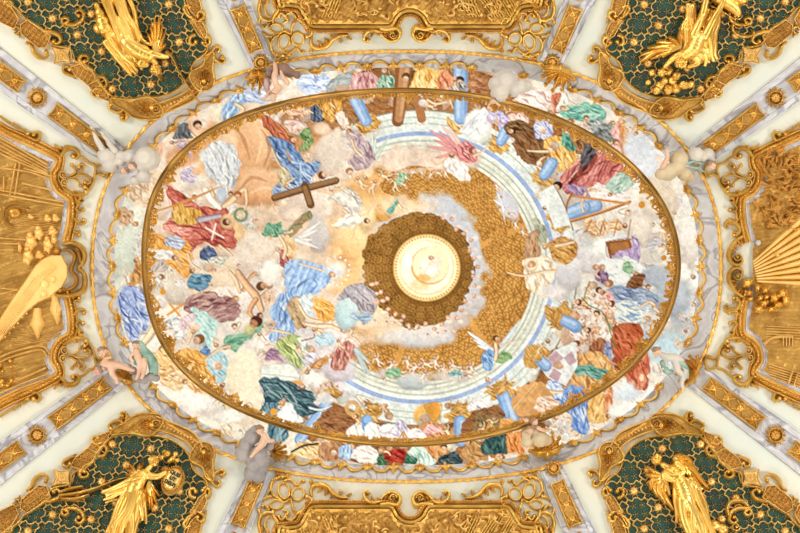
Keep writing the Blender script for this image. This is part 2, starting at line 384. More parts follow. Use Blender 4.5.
def rosette(c, r, T, label, kind=0, name='gilded_medallion'):
    cu, cv = (T(*c) if T else c)
    t = thing(name, label, 'medallion', cu, cv, 'gilded medallions between the rib panels')
    m = MB(P, T)
    for i in range(12):
        a = i*PI/6; m.leaf((c[0]+r*.55*math.cos(a), c[1]+r*.55*math.sin(a)), (c[0]+r*1.12*math.cos(a), c[1]+r*1.12*math.sin(a)), r*.42, 2.2, 1, lift=1)
    m.build('leaf_rim', GOLD, t)
    m = MB(P, T); m.ribbon([(c[0]+r*.68*math.cos(a), c[1]+r*.68*math.sin(a)) for a in np.arange(16)*PI/8], 1.8, 2.4, closed=True, lift=1); m.build('ring', GOLD, t)
    m = MB(P, T); m.dome(c[0], c[1], r*.6, h=2.6, lobes=10, depth=.08, lift=1, ridge=.12); m.dome(c[0], c[1], r*.2, h=4, lift=1.5); m.build('boss', GOLDP, t)
NB = {'tl': 'wall rib', 'tt': 'rib'}
for qn, T in QT.items():
    side = 'left' if 'left' in qn else 'right'; vert = 'upper' if 'upper' in qn else 'lower'
    rib_panel((107, 149.5), (53, 109), 15.5, T, 'gilded carved panel nearest the oval on the shallow %s %s rib' % (vert, side))
    rib_panel((22, 85.8), (-34, 44), 15.5, T, 'gilded carved panel cut by the %s picture edge on the shallow %s %s rib' % (side, vert, side))
    rosette((37.5, 97.4), 10, T, 'round gilded medallion between two carved panels of the shallow %s %s rib' % (vert, side))
    rib_panel((256.5, 50), (238, 6), 14.5, T, 'gilded carved rib panel on the steep rib at the %s %s of the oval' % (vert, side))
    if not (vert == 'lower' and side == 'left'):
        rosette((261, 61.5) if vert == 'upper' else (259.5, 64), 8, T, 'small gilded medallion capping the steep rib at the %s %s' % (vert, side))
    m = MB(P, T); m.dome(234, -3, 4, h=3, lift=1); o = m.build('rib_knob', GOLD); setp(o, 'gilded knob at the outer end of the steep %s %s rib panel' % (vert, side), 'knob', 'gilded knobs on the steep ribs')
# ---- acanthus brackets at the feet of the ribs
def bracket(c, a, r, label, nl=7, spread=2.6, T=None):
    """leafy console at c, its leaves fanning towards angle a"""
    Z = lambda u, v, h: P(u, v, np.asarray(h)+0)
    t = thing('acanthus_bracket', label, 'bracket', c[0], c[1], 'acanthus brackets at the feet of the ribs')
    m = MB(); d = (math.cos(a), math.sin(a)); m.dome(c[0]-d[0]*r*.25, c[1]-d[1]*r*.25, r*.42, r*.34, a, h=6, lobes=6, depth=.1); m.build('core', GOLD, t)
    for i in range(nl):
        f = i/(nl-1)-.5; an = a+f*spread; L = r*(1.05-.5*abs(f))
        m = MB(); b = (c[0]-d[0]*r*.3, c[1]-d[1]*r*.3); tip = (b[0]+L*1.25*math.cos(an), b[1]+L*1.25*math.sin(an))
        m.leaf(b, tip, r*.62, 6.5, 2, bend=.10*(1 if f > 0 else -1), lift=2.2)
        m.ribbon([lerp2(b, tip, .25), lerp2(b, tip, .6), lerp2(b, tip, .93)], [1.2, 1.6, .8], 2, lift=7); m.dome(tip[0], tip[1], r*.13, h=6, lift=3)
        m.build('leaf', GOLD, t)
bracket((558, 73), 1.9, 17, 'large gilded acanthus bracket below the upper right steep rib')
bracket((259, 77), 1.55, 13, 'gilded acanthus bracket above the brown cloud, upper left steep rib')
bracket((546, 449), -1.75, 17, 'broad gilded acanthus bracket under the tan cloud figure, lower right')
bracket((276, 453), -.5, 11, 'gilded acanthus bracket beside the grey cloud column, lower left')
bracket((691, 371), 3.5, 16, 'gilded acanthus bracket beneath the putto at the right end of the oval')
bracket((126, 377), -1.2, 12, 'gilded acanthus bracket under the two putti at the left end of the oval')
# ---- green diagonal panels
GP = [(183, -70), (184, -5), (188, 10), (203, 34), (207, 50), (194, 62), (188, 78), (176, 90), (160, 96), (146, 97), (125, 101), (111, 95), (98, 78), (90, 67), (73, 59), (70, 48), (53, 44), (43, 30), (26, 18), (13, 5), (-30, -26), (-70, -70)]
ANG = {'upper left': 'trumpeting', }
def pan(qn, T):
    cu, cv = (T(120, 60) if T else (120, 60))
    t = thing('green_panel', 'dark green latticed field in a gilded scrolled frame, %s diagonal of the vault' % qn, 'panel', cu, cv, 'green latticed panels on the vault diagonals')
    m = MB(P, T); m.patch(GP, 2.5, .5); m.build('ground', GREEN, t)
    # lattice : wavy square cells, alternately a rosette and four florets
    q = np.array(GP); S = 19.5; an = -.12; e1 = np.array([math.cos(an), math.sin(an)]); e2 = np.array([math.cos(an+1.42), math.sin(an+1.42)]); o = np.array([151., 84.])
    lat = MB(P, T); nr = 0
    def cell(i, j): return o+e1*S*i+e2*S*j
    ins = lambda p: bool(inside(q, np.array([p[0]]), np.array([p[1]]))[0])
    for i in range(-15, 5):
        for j in range(-10, 3):
            c = cell(i, j)
            if c[0] < -48 or c[1] < -48: continue
            for (di, dj) in ((1, 0), (0, 1)):
                a = c+(e1 if dj else e2)*(-S/2)*1+(e2 if dj else e1)*S/2; b = a+(e1 if dj else e2)*S
                n = (e2 if dj else e1)*(1 if (i+j) % 2 else -1)
                pts = [a+(b-a)*f+n*S*g for f, g in ((0, 0), (.12, .07), (.25, -.03), (.37, .10), (.5, .13), (.63, .10), (.75, -.03), (.88, .07), (1, 0))]
                pts = [p for p in pts if ins(p)]
                if len(pts) > 2: lat.ribbon([tuple(p) for p in pts], 1.5, 1.5, lift=.5, prof=[(-1, 0), (-.4, 1), (.4, 1), (1, 0)], n=2)
            if not ins(c): continue
            if (i+j) % 2 == 0:
                r = MB(P, T); r.dome(c[0], c[1], 4.9, h=2.4, lobes=8, depth=.1, lift=.5); r.dome(c[0], c[1], 1.3, h=3.4, lift=.5); r.build('rosette', GOLDP, t); nr += 1
                for k in range(8):
                    a = k*PI/4+.2; lat.leaf((c[0]+4.6*math.cos(a), c[1]+4.6*math.sin(a)), (c[0]+7.4*math.cos(a), c[1]+7.4*math.sin(a)), 1.5, 1.0, 1, lift=.4)
            else:
                for sx in (-1, 1):
                    for sy in (-1, 1):
                        p = c+e1*S*.23*sx+e2*S*.23*sy
                        if ins(p):
                            lat.dome(p[0], p[1], .9, h=1.8, seg=6, rings=2, lift=.4)
                            for k in range(5):
                                a = k*2*PI/5; lat.leaf((p[0]+1.5*math.cos(a), p[1]+1.5*math.sin(a)), (p[0]+3.5*math.cos(a), p[1]+3.5*math.sin(a)), 1.1, 1.1, 1, lift=.4)
    lat.build('lattice', GOLDP, t)
    # frame mouldings along the green edge
    m = MB(P, T); m.ribbon(GP[1:21], 2.6, 3.2); m.build('edge_moulding', GOLD, t)
    plaques = [([(-34, -28), (12, 6), (19, 18), (15, 28), (-2, 20), (-40, -6)], .65), ([(21, 24), (28, 19), (42, 28), (51, 35), (47, 46), (39, 47), (22, 33)], .65),
               ([(71, 66), (84, 62), (93, 71), (97, 80), (88, 84), (76, 75)], .5), ([(88, 84), (97, 79), (108, 93), (110, 101), (99, 97)], .8),
               ([(191, 20), (202, 20), (207, 30), (206, 40), (199, 34)], 1.2), ([(186, -6), (199, -6), (202, 8), (196, 15), (190, 8)], 1.3),
               ([(185, -40), (197, -40), (199, -14), (187, -14)], 1.3)]
    for poly, a in plaques:
        m = MB(P, T); m.plate(poly, 2.0, .6, 1.0); dp = m.build('diaper_plaque', GOLDG, t); m = MB(P, T); hatch(m, poly, 4.6, a, 1.3, 1.3, 2.5); m.ribbon(poly, 2.0, 3.4, closed=True, n=1, lift=.5); m.build('plaque_lattice', GOLDP, dp)
    m = MB(P, T); sq = [(52, 46), (61, 49), (71, 47), (68, 54), (70, 62), (62, 61), (54, 63), (56, 55)]; m.plate(sq, 2.2, .6, 1); m.ribbon(sq, 1.8, 3.4, closed=True, n=1); m.ribbon([(57.5, 51), (66, 51), (65.5, 58.5), (58.5, 58.5)], 1.2, 1.6, closed=True, n=1, lift=2); m.dome(62, 55, 2.2, h=2, lobes=6, lift=2.4); m.build('square_plaque', GOLDP, t)
    # wavy diaper band and the two shell cartouches at the inner end
    band = [(199, 82), (191, 93), (178, 100), (164, 106), (152, 110)]
    m = MB(P, T); m.ribbon(band, 11, 2.2, prof=[(-1, .2), (-.9, .8), (.9, .8), (1, .2)]); db = m.build('diaper_band', GOLDG, t); m = MB(P, T); m.ribbon([(197, 78), (188, 89), (176, 96), (163, 101), (151, 104)], 1.6, 4)
    m.ribbon([(203, 85), (195, 98), (181, 106), (166, 112), (156, 116)], 2.4, 4.4); 
    for i in range(16):
        p = lerp2(band[i//4], band[i//4+1], (i % 4)/4); m.dome(p[0], p[1], 1.5, h=1.8, lift=1.4); 
    m.build('band_edging', GOLDP, db)
    for poly, sh, kn in (([(163, 109), (160, 117), (147, 119), (133, 116), (124, 109), (113, 103), (112, 97), (129, 99), (147, 96), (156, 100)], ((152, 107), PI*.97, 13), (156, 108)),
                         ([(213, 68), (214.5, 80), (210, 88), (199, 89), (191, 79), (191, 71), (203, 64), (206, 55), (214, 51)], ((204, 80), -1.25, 13), (204, 81))):
        m = MB(P, T); m.plate(poly, 2.0, .8, 1.2, smooth=True); cg = m.build('shell_cartouche', GOLDG, t); m = MB(P, T); m.ribbon(poly, 2.8, 4.6, closed=True)
        m.shell(sh[0][0], sh[0][1], sh[2], sh[1], 4.0, 5, 1.2, lift=1); hatch(m, [(x*.7+kn[0]*.3, y*.7+kn[1]*.3) for x, y in poly], 3.4, .7, .9, 1.2, 2.7); cscroll(m, kn[0], kn[1], 4.4, 0, 1.3, 2, 3, 2)
        m.build('shell_carving', GOLD, cg)
    # loose scrolls
    def sc(pts, w, h=3.4, kn=None):
        m = MB(P, T); m.ribbon(pts, w, h, lift=.4)
        e = pts[-1] if kn is None else kn; m.dome(e[0], e[1], w[-1]*.95 if hasattr(w, '__len__') else w*.6, h=4.2); 
        if len(pts) > 4: m.leaf(pts[1], (pts[1][0]*2-pts[2][0]+2, pts[1][1]*2-pts[2][1]+2), 3.4, 3, 2)
        m.build('scroll', GOLD, t)
    sc([(26, 42), (31, 45), (34, 52), (39, 57), (45, 58), (48, 55), (46, 52)], [2.5, 4, 5, 4.5, 3.5, 2.6])
    sc([(43, 30), (52, 32), (59, 35), (61, 40), (57, 43), (54, 41)], [3, 5, 5, 4, 3])
    sc([(15, 33), (19, 32), (20, 28), (17, 26), (14, 28)], [3, 3.4, 3, 2.6])
    sc([(8, 4), (12, 6), (13, 3), (10, 0), (6, 1)], [3, 3.2, 2.8, 2.4])
    sc([(92, 70), (86, 67), (80, 60), (82, 55), (88, 56), (88, 60), (85, 61)], [3, 5, 5, 4.4, 3.4, 3])
    sc([(75, 76), (69, 74), (64, 71), (64, 67), (68, 66), (70, 69)], [3, 4.6, 4.4, 3.4, 3])
    sc([(102, 90), (96, 88), (92, 92), (94, 96), (98, 95)], [4, 5, 4, 3])
    sc([(98, 76), (104, 77), (107, 83), (104, 87), (100, 85)], [4, 4.5, 4, 3])
    sc([(124, 108), (119, 112), (112, 110), (109, 107), (111, 104)], [5, 5, 3.6, 3])
    sc([(126, 110), (127, 115), (125, 120), (121, 119), (122, 117)], [4.5, 4.5, 3.6, 2.8])
    sc([(205, 60), (211, 52), (216, 46), (220, 47), (219, 51)], [4, 4.5, 3.4, 2.6])
    sc([(213, 56), (218, 61), (223, 62), (225, 59), (222, 57)], [3.5, 4, 3.4, 2.6])
    sc([(205, 36), (209, 37), (210, 42), (206, 45), (203, 42)], [4, 4.5, 4, 3])
    sc([(199, 20), (204, 16), (203, 11), (198, 11), (198, 15)], [4, 4.5, 4, 3])
    sc([(193, 17), (188, 14), (184, 8), (186, 4), (190, 6)], [4, 4.5, 4, 3])
    sc([(196, 34), (191, 36), (190, 42), (194, 44), (196, 41)], [4, 4.4, 4, 3])
    # inner C scroll floating on the green field
    sc([(64, 22), (68, 24), (75, 24), (82, 20), (84, 13), (80, 9), (76, 12), (79, 15)], [3.5, 4.6, 5, 5, 4, 3.4, 2.8])
    sc([(64, 24), (62, 20), (65, 17), (69, 19), (67, 22)], [3.4, 4, 3.6, 3])
    return t
PANELS = {qn: pan(qn, T) for qn, T in QT.items()}
# ---- the four axial panels: frames and pierced corner ornament
def beads(m, pts, step, r, lift=2.6):
    c = curve(pts); L = np.concatenate([[0], np.cumsum(np.linalg.norm(np.diff(c, axis=0), axis=1))])
    for s in np.arange(step/2, L[-1], step): m.dome(np.interp(s, L, c[:, 0]), np.interp(s, L, c[:, 1]), r, h=2.0, seg=7, rings=2, lift=lift)
def off(pts, d):
    c = np.asarray(pts, float); g = np.gradient(c, axis=0); g /= np.linalg.norm(g, axis=1, keepdims=True); return [tuple(x) for x in c+np.stack([-g[:, 1], g[:, 0]], 1)*d]
TOPH = [(279, -40), (279, 2), (288, 4), (299, 6), (304, 13), (311, 24), (320, 25.5), (340, 25.5), (365, 25.5), (387, 25.5), (393, 23), (397, 16), (403, 11), (410, 9.5)]
def topframe(vert, Tv):
    full = TOPH+[(820-u, v) for u, v in TOPH[::-1][1:]]
    cu, cv = (Tv(410, 5) if Tv else (410, 5))
    t = thing('relief_panel', 'gilded relief panel with an arched moulded frame at the %s edge of the frame' % ('top' if vert == 'upper' else 'bottom'), 'relief', cu, cv)
    m = MB(P, Tv); m.ribbon(full, 6.0, 4.5, prof=[(-1, .3), (-.6, .55), (-.5, .9), (.2, 1), (.5, .7), (1, .2)]); m.build('frame', GOLD, t)
    m = MB(P, Tv); m.ribbon(off(full, 5.0), 4.6, 4.0, prof=[(-1, .5), (-.7, 1), (-.2, .6), (.4, .8), (1, .2)]); beads(m, off(full, 5.0), 3.0, 1.0, 2.6); m.build('beaded_moulding', GOLDP, t)
    m = MB(P, Tv); m.ribbon(off(full, -5.5), 5.5, 3.0, prof=[(-1, .2), (0, .7), (1, 1)]); m.build('inner_moulding', GOLDR, t)
    rng = np.random.RandomState(3 if vert == 'upper' else 9)
    poly = [(u, v-3) for u, v in full if v > -30]; poly = [(279, -40)]+poly+[(541, -40)]
    def fn(u, v): return .9*np.sin(u*.55+3*np.sin(v*.21))*np.sin(v*.5+2*np.sin(u*.13))+.5*np.sin(u*1.1+v*.9)
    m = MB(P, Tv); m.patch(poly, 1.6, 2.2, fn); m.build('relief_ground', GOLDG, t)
    m = MB(P, Tv)
    q = np.array(poly)
    for k in range(150):
        u = rng.uniform(285, 535); v = rng.uniform(-16, 21)
        if not inside(q, np.array([u]), np.array([v+5]))[0]: continue
        a = rng.uniform(0, 6.28); L = rng.uniform(5, 12)
        if rng.rand() < .6: m.ribbon([(u, v), (u+L*.5*math.cos(a), v+L*.5*math.sin(a)), (u+L*math.cos(a+.6), min(v+L*math.sin(a+.6), 14))], [1, 3.2, 1], 3, lift=1.6)
        else: m.dome(u, v, rng.uniform(1.6, 3.4), rng.uniform(1.6, 3), h=3.4, lift=1.4)
    setp(m.build('relief_carving', GOLDP, t), kind='stuff')
    for u0, du in ((300, 18), (322, 14), (470, -16), (492, -22), (510, -20)):
        m = MB(P, Tv)
        for k in range(5): m.ribbon([(u0+k*3, 16 if 300 < u0 < 520 else 2), (u0+k*3+du, -18)], 2.2, 2.6, lift=.6)
        m.build('carved_beam', GOLD, t)
    return t
topframe('upper', None); topframe('lower', Ty)
def rocaille(T, label):
    """pierced strapwork loops in the corner of the top and bottom fields"""
    cu, cv = (T(286, 38) if T else (286, 38))
    t = thing('pierced_scrollwork', label, 'scrollwork', cu, cv, 'pierced gilded scrollwork in the spandrels')
    def loop(cx, cy, rx, ry, a, w=2.8, h=2.8):
        m = MB(P, T); m.ribbon([(cx+rx*math.cos(x)*math.cos(a)-ry*math.sin(x)*math.sin(a), cy+rx*math.cos(x)*math.sin(a)+ry*math.sin(x)*math.cos(a)) for x in np.arange(12)*PI/6], w, h, closed=True); m.build('loop', GOLD, t)
    def s(pts, w, h=3.2):
        m = MB(P, T); m.ribbon(pts, w, h); m.dome(pts[-1][0], pts[-1][1], w[-1]*.9, h=4); m.build('scroll', GOLD, t)
    loop(276.5, 28, 6.5, 4.6, .15); loop(284, 41.5, 5.6, 8, .25, 3); loop(298, 38.5, 6, 6.6, -.6)
    s([(290, 33), (284, 30), (279, 34), (274, 37), (271, 43), (272, 50), (277, 54)], [2.4, 2.8, 3, 2.6])
    s([(283, 50), (288, 53), (294, 50), (297, 47), (301, 52), (304, 51)], [2.4, 3, 3, 2])
    s([(277, 54), (283, 56), (290, 54)], [3, 3, 2.4]); s([(272, 36), (267, 35), (264, 33)], [3, 3, 2]); s([(268, 38), (271, 44), (273, 52)], [1.5, 2.2, 2])
    s([(291, 33), (293, 24), (296, 17), (292, 12), (287, 13), (286, 17)], [3, 3.4, 3.6, 3, 2.4])
    s([(296, 17), (303, 22), (309, 27), (312, 33), (307, 36)], [3, 5, 5, 4, 3])
    s([(303, 19), (308, 17), (312, 22)], [3, 4, 2.4]); s([(283, 22), (288, 20), (285, 15), (281, 12), (279, 16)], [2.4, 4, 3.4, 3])
    s([(273, 22), (274, 16), (278, 10), (279, 3), (277, -6)], [4, 5, 5, 4]); s([(274, 19), (267, 20), (261, 17), (259, 22)], [3, 4.4, 3.4, 2.6])
    s([(262, 18), (259, 10), (260, 2), (262, -8)], [3.4, 4.4, 4, 3.6]); s([(270, 16), (266, 12), (265, 5), (268, 1)], [2, 2.6, 3, 2.4]); s([(270, 22), (265, 27), (263, 26)], [2, 2.4, 2])
    m = MB(P, T); m.leaf((283, 55), (275, 61), 5, 3, 2); m.leaf((283, 55), (291, 59), 5, 3, 2); m.leaf((276, 56), (279, 60), 4, 3, 1); m.dome(283, 55, 2.4, h=4); m.build('leaf_cluster', GOLD, t)
    m = MB(P, T)
    for c, a in (((305, 28), .5), ((294, 22), -1), ((278, 8), -1.6), ((262, 6), -1.5)): m.leaf(c, (c[0]+6*math.cos(a), c[1]+6*math.sin(a)), 4.6, 5.4, 2, lift=1)
    m.build('acanthus', GOLD, t)
    return t
for qn, T in QT.items(): rocaille(T, 'pierced gilded scrollwork with looping straps, %s spandrel beside the arched panel' % qn)
def sscroll(T, label):
    cu, cv = (T(330, 42) if T else (330, 42))
    t = thing('acanthus_scroll', label, 'scroll', cu, cv, 'acanthus scrolls hanging from the arched panel frames')
    m = MB(P, T); m.ribbon([(312, 36), (311, 42), (314, 47), (321, 48), (328, 45), (333, 39), (340, 35), (348, 34)], [2.5, 4.5, 5.4, 5.4, 5, 4.4, 3.6, 2.4], [2.6, 4, 4]); m.build('stem', GOLD, t)
    m = MB(P, T)
    for b, e, w in (((327, 45), (324, 37), 5), ((333, 40), (330, 34), 4.5), ((322, 47), (317, 40), 4.5), ((340, 36), (342, 43), 4), ((314, 47), (310, 52), 4.4), ((346, 35), (352, 39), 4)): m.leaf(b, e, w, 4.4, 2, bend=.1)
    m.dome(311, 51, 2.4, h=4); m.dome(341, 41, 2, h=4); m.build('leaf', GOLD, t)
    cu, cv = (T(365, 36) if T else (365, 36))
    t = thing('volute_scroll', label.replace('S-shaped acanthus', 'volute'), 'scroll', cu, cv, 'volutes flanking the arch of the panel frames')
    m = MB(P, T); m.ribbon([(380, 27), (388, 28), (397, 27), (400, 33), (397, 38), (391, 40), (385, 37), (381, 32)], [5, 5.5, 5.5, 5, 4.8, 4, 3], 4.5); cscroll(m, 393, 33.5, 4, 0, 1.4, 2.6, 4); m.build('volute', GOLD, t)
    m = MB(P, T); m.ribbon([(381, 31), (375, 29), (369, 30), (365, 34), (364, 39), (367, 41), (370, 39)], [3, 4.4, 5, 4.4, 3.6, 3], 4); m.dome(368, 40, 2.4, h=4.6); m.leaf((374, 31), (371, 37), 4, 4.4, 2); m.build('curl', GOLD, t)
    m = MB(P, T)
    for b, e in (((384, 31), (388, 38)), ((387, 30), (392, 36)), ((381, 30), (377, 35))): m.leaf(b, e, 4.4, 5, 2)
    m.build('leaf', GOLD, t)
for qn, T in QT.items(): sscroll(T, 'gilded S-shaped acanthus scroll under the arched frame, %s of centre' % qn)
# ---- left and right panels
LP = [(-80, 72), (-30, 106), (0, 127), (18, 136), (36, 144), (50, 151), (60, 157.5), (59, 166), (55, 173), (56, 182), (61, 190), (70, 196), (73, 203), (72.5, 218), (70, 232), (67, 243)]
def sideframe(side, T):
    cu, cv = (T(40, 266) if T else (40, 266))
    lab = {'left': 'gilded relief panel with putti and a broad bright beam at the left edge', 'right': 'gilded relief panel with fan of rays and cherub clouds at the right edge'}[side]
    t = thing('relief_panel', lab, 'relief', cu, cv)
    lo = [(u, 2*CYP-v) for u, v in LP[::-1]]
    full = LP+[(66, 266)]+lo
    out = [(84, 266)]
    for name, pts in (('upper', LP), ('lower', lo)):
        m = MB(P, T); m.ribbon(pts, 4.6, 4.2); beads(m, pts, 3.4, 1.25, 3.4); m.build('beaded_frame', GOLD, t)
        s = 1
        m = MB(P, T); m.ribbon(off(pts, 4.6), 5.2, 3.2, prof=[(-1, .6), (-.5, .9), (.3, .4), (1, .3)]); m.build('inner_moulding', GOLDP, t)
        m = MB(P, T); m.ribbon(off(pts, 8.0), 4.0, 2.2, prof=[(-1, .8), (-.2, .3), (.3, .3), (1, .9)]); m.build('pale_fillet', MARB, t)
        m = MB(P, T); m.ribbon(off(pts, -3.6), 3.2, 2.6); m.build('outer_moulding', GOLDR, t)
    body = [(-80, 78)]+off(LP, 9.5)[1:]+[(60, 250), (60, 283)]+off(lo, 9.5)[:-1]+[(-80, 455)]
    return t, body
rng = np.random.RandomState(5)
tl_, body = sideframe('left', None)
def fnL(u, v): return .35*np.sin(v*.9+.25*u)+.3*np.sin(u*.23)*np.sin(v*.31)
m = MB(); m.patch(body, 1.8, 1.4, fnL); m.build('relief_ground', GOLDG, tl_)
m = MB()   # perspective cornices and boards, upper half
for k, (y0, y1, w) in enumerate(((137, 166, 2.5), (141, 169, 2), (145, 172, 2), (149, 174, 2), (153, 175, 2.4))): m.ribbon([(0-30, y0-17), (0, y0), (48, y1-1)], w, 2.2, lift=.8)
for p in ([(-20, 186), (0, 190), (64, 202)], [(-20, 191), (0, 194), (64, 206)], [(0, 168), (30, 172), (50, 180)], [(16, 163), (10, 195)], [(20, 163), (15, 195)], [(24, 168), (52, 176)], [(22, 183), (52, 190)], [(4, 176), (4, 192)]): m.ribbon(p, 2.6, 2.4, lift=.6)
m.build('carved_cornice', GOLDP, tl_)
for pp in (([(-20, 237), (0, 238), (26, 240)], [(-20, 243), (20, 244)], [(-10, 250), (14, 250)]), ([(0, 288), (18, 290)], [(-20, 295), (0, 294), (16, 290)])):
    m = MB()
    for p in pp: m.ribbon(p, 2.4, 2, lift=.6)
    m.build('carved_board', GOLDP, tl_); m = MB()
for k in range(9): m.ribbon([(5+k*.7, 210+k*2), (28+k*2, 214+k*2.6), (57, 214+k*2)], 1.0, 1.2, lift=.8)
m.build('carved_boards', GOLDP, tl_)
m = MB(); m.ribbon([(13, 226), (6, 221), (4, 212), (8, 205), (18, 203), (28, 208)], 2.6, 4); m.dome(15, 213, 9, 7, .2, h=3.6); m.dome(24, 211, 4, 2, .2, h=5); m.build('bronze_vessel', GOLDD, tl_)
for (u, v, rx, ry, a) in ((31, 243, 7.5, 9.5, .2), (39, 234, 6, 7.5, 0), (48, 246, 6, 9.5, 0), (56, 219, 5, 4, 0), (48, 219, 5, 3.5, 0), (53, 232, 6, 5, 0), (28, 257, 6.5, 10, .1), (20, 248, 2.5, 6, 0), (31, 217, 4, 2.5, .3), (40, 256, 6, 4, 0), (54, 240, 4, 5, 0)):
    m = MB(); m.dome(u, v, rx, ry, a, h=4.2, lobes=5, depth=.14, lift=.6); m.dome(u-1, v-ry*.8, rx*.45, h=5.5, lift=.6); m.ribbon([(u-rx*.5, v), (u, v+ry*.3), (u+rx*.6, v+ry*.1)], 1.4, 5, lift=1); m.build('carved_putto', GOLDL, tl_)
m = MB(); beam = [(-40, 372), (-8, 332), (10, 303), (24, 283), (36, 265), (44, 258), (52, 255), (62, 255), (68, 266), (68, 277), (62, 288), (50, 297), (38, 303), (28, 311), (18, 322), (6, 335), (-30, 380)]
m.plate(beam, 4.6, 1, 1.2)
for k in range(7): m.ribbon([(-12+k*3.0, 340-k*1.2), (14+k*4, 306-k*3.4), (34+k*3.6, 278-k*2)], 1.8, 1.5, lift=5.4)
m.dome(44, 294, 4.2, h=3, lift=5); m.dome(45, 284, 5, h=2.6, lift=5); m.dome(53, 279, 4, h=2.2, lift=5)
for k in range(9): m.dome(6+k*4.2, 337-k*4.9+ (k % 2), 1.1, h=1.5, lift=5)
m.build('broad_beam', GOLDL, tl_)
m = MB(); m.leaf((37, 308), (38, 340), 16, 4.5, 2, lift=.6); m.leaf((54, 292), (58, 326), 13, 4.5, 2, lift=.6); m.build('carved_leaves', GOLDL, tl_)
m = MB()
for p in ([(-10, 363), (10, 353), (40, 346), (50, 354)], [(-10, 368), (12, 357), (40, 350), (47, 357)], [(-10, 398), (22, 384), (48, 374)], [(-10, 403), (22, 388), (50, 378)], [(-10, 390), (14, 382), (46, 368)]): m.ribbon(p, 2.6, 2.6, lift=.6)
for k in range(7): m.ribbon([(2+k*2, 336+k*1.5), (30+k*3, 334+k*1), (60, 328+k*1.2)], 1.0, 1.2, lift=.8)
m.build('carved_steps', GOLDP, tl_)
m = MB()
for k in range(14): m.dome(rng.uniform(-4, 21), rng.uniform(361, 386), rng.uniform(2, 4), rng.uniform(2, 3.4), rng.uniform(0, 3), h=4, lift=.5)
setp(m.build('carved_foliage', GOLD, tl_), kind='stuff')
tr_, body = sideframe('right', Tx)
def fnR(u, v): return .9*np.sin(u*.5+2.4*np.sin(v*.17))*np.sin(v*.42+2*np.sin(u*.15))*np.where(v < 225, 1, .25)+.3*np.sin(v*.8)
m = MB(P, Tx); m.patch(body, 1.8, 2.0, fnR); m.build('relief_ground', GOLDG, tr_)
m = MB()
for k in range(90):
    u = rng.uniform(762, 806); v = rng.uniform(150, 232)
    if v > 268-(u-740)*.75 or u < 752+(0 if v > 185 else 8): continue
    a = rng.uniform(-2.6, .4); L = rng.uniform(8, 15); m.leaf((u, v), (u+L*math.cos(a), v+L*math.sin(a)), rng.uniform(3.4, 6), 4, 3, bend=rng.uniform(-.2, .2), lift=1.6)
setp(m.build('carved_foliage', GOLDP, tr_), kind='stuff')
m = MB()
for k in range(9):
    a0 = -.72+k*.088; m.ribbon([(753+k*.5, 262+k*2.4), (753+75*math.cos(a0), 262+k*3+75*math.sin(a0))], [2.2, 7.5], [3, 4], lift=1)
m.dome(777, 255, 2.4, h=3, lobes=5, lift=5); m.build('carved_rays', GOLDL, tr_)
for (u, v, rx, ry) in ((747, 283, 7, 6), (749, 293, 4, 4), (757, 288, 4, 5), (765, 290, 5, 4), (758, 309, 5, 5), (764, 303, 6, 5), (774, 298, 7, 6), (782, 293, 6, 6), (785, 300, 5, 7), (771, 309, 5, 4), (777, 305, 6, 5), (766, 297, 4, 4), (760, 298, 4, 4), (750, 299, 4, 3)):
    m = MB(); m.dome(u, v, rx, ry, 0, h=6.5, lobes=5, depth=.1, lift=1.5); m.dome(u+rx*.5, v-ry*.3, rx*.4, h=6, lift=2.5); m.dome(u-rx*.4, v+ry*.4, rx*.4, h=6, lift=2.5); m.build('cherub_cloud', GOLD, tr_)
m = MB()
for k in range(5): m.ribbon([(766, 326+k*2.6), (830, 329+k*2.8)], 1.6, 1.8, lift=1)
m.ribbon([(764, 344), (770, 339), (778, 337), (793, 337)], 4, 3, lift=1)
for k in range(4): m.ribbon([(783+k*3, 336), (783+k*3, 346)], 2, 3.6, lift=1)
for k in range(6): m.ribbon([(768+k*.4, 364+k*2.6), (830, 383+k*2.8)], 1.8, 2.2, lift=1)
m.ribbon([(792, 372), (788, 384)], 3, 4, lift=1); m.ribbon([(797, 374), (793, 386)], 2, 4, lift=1)
m.build('carved_columns', GOLDP, tr_)
m = MB(); m.dome(758, 243, 3.4, h=3.5, lift=.8); m.build('knob', MARB, tr_)
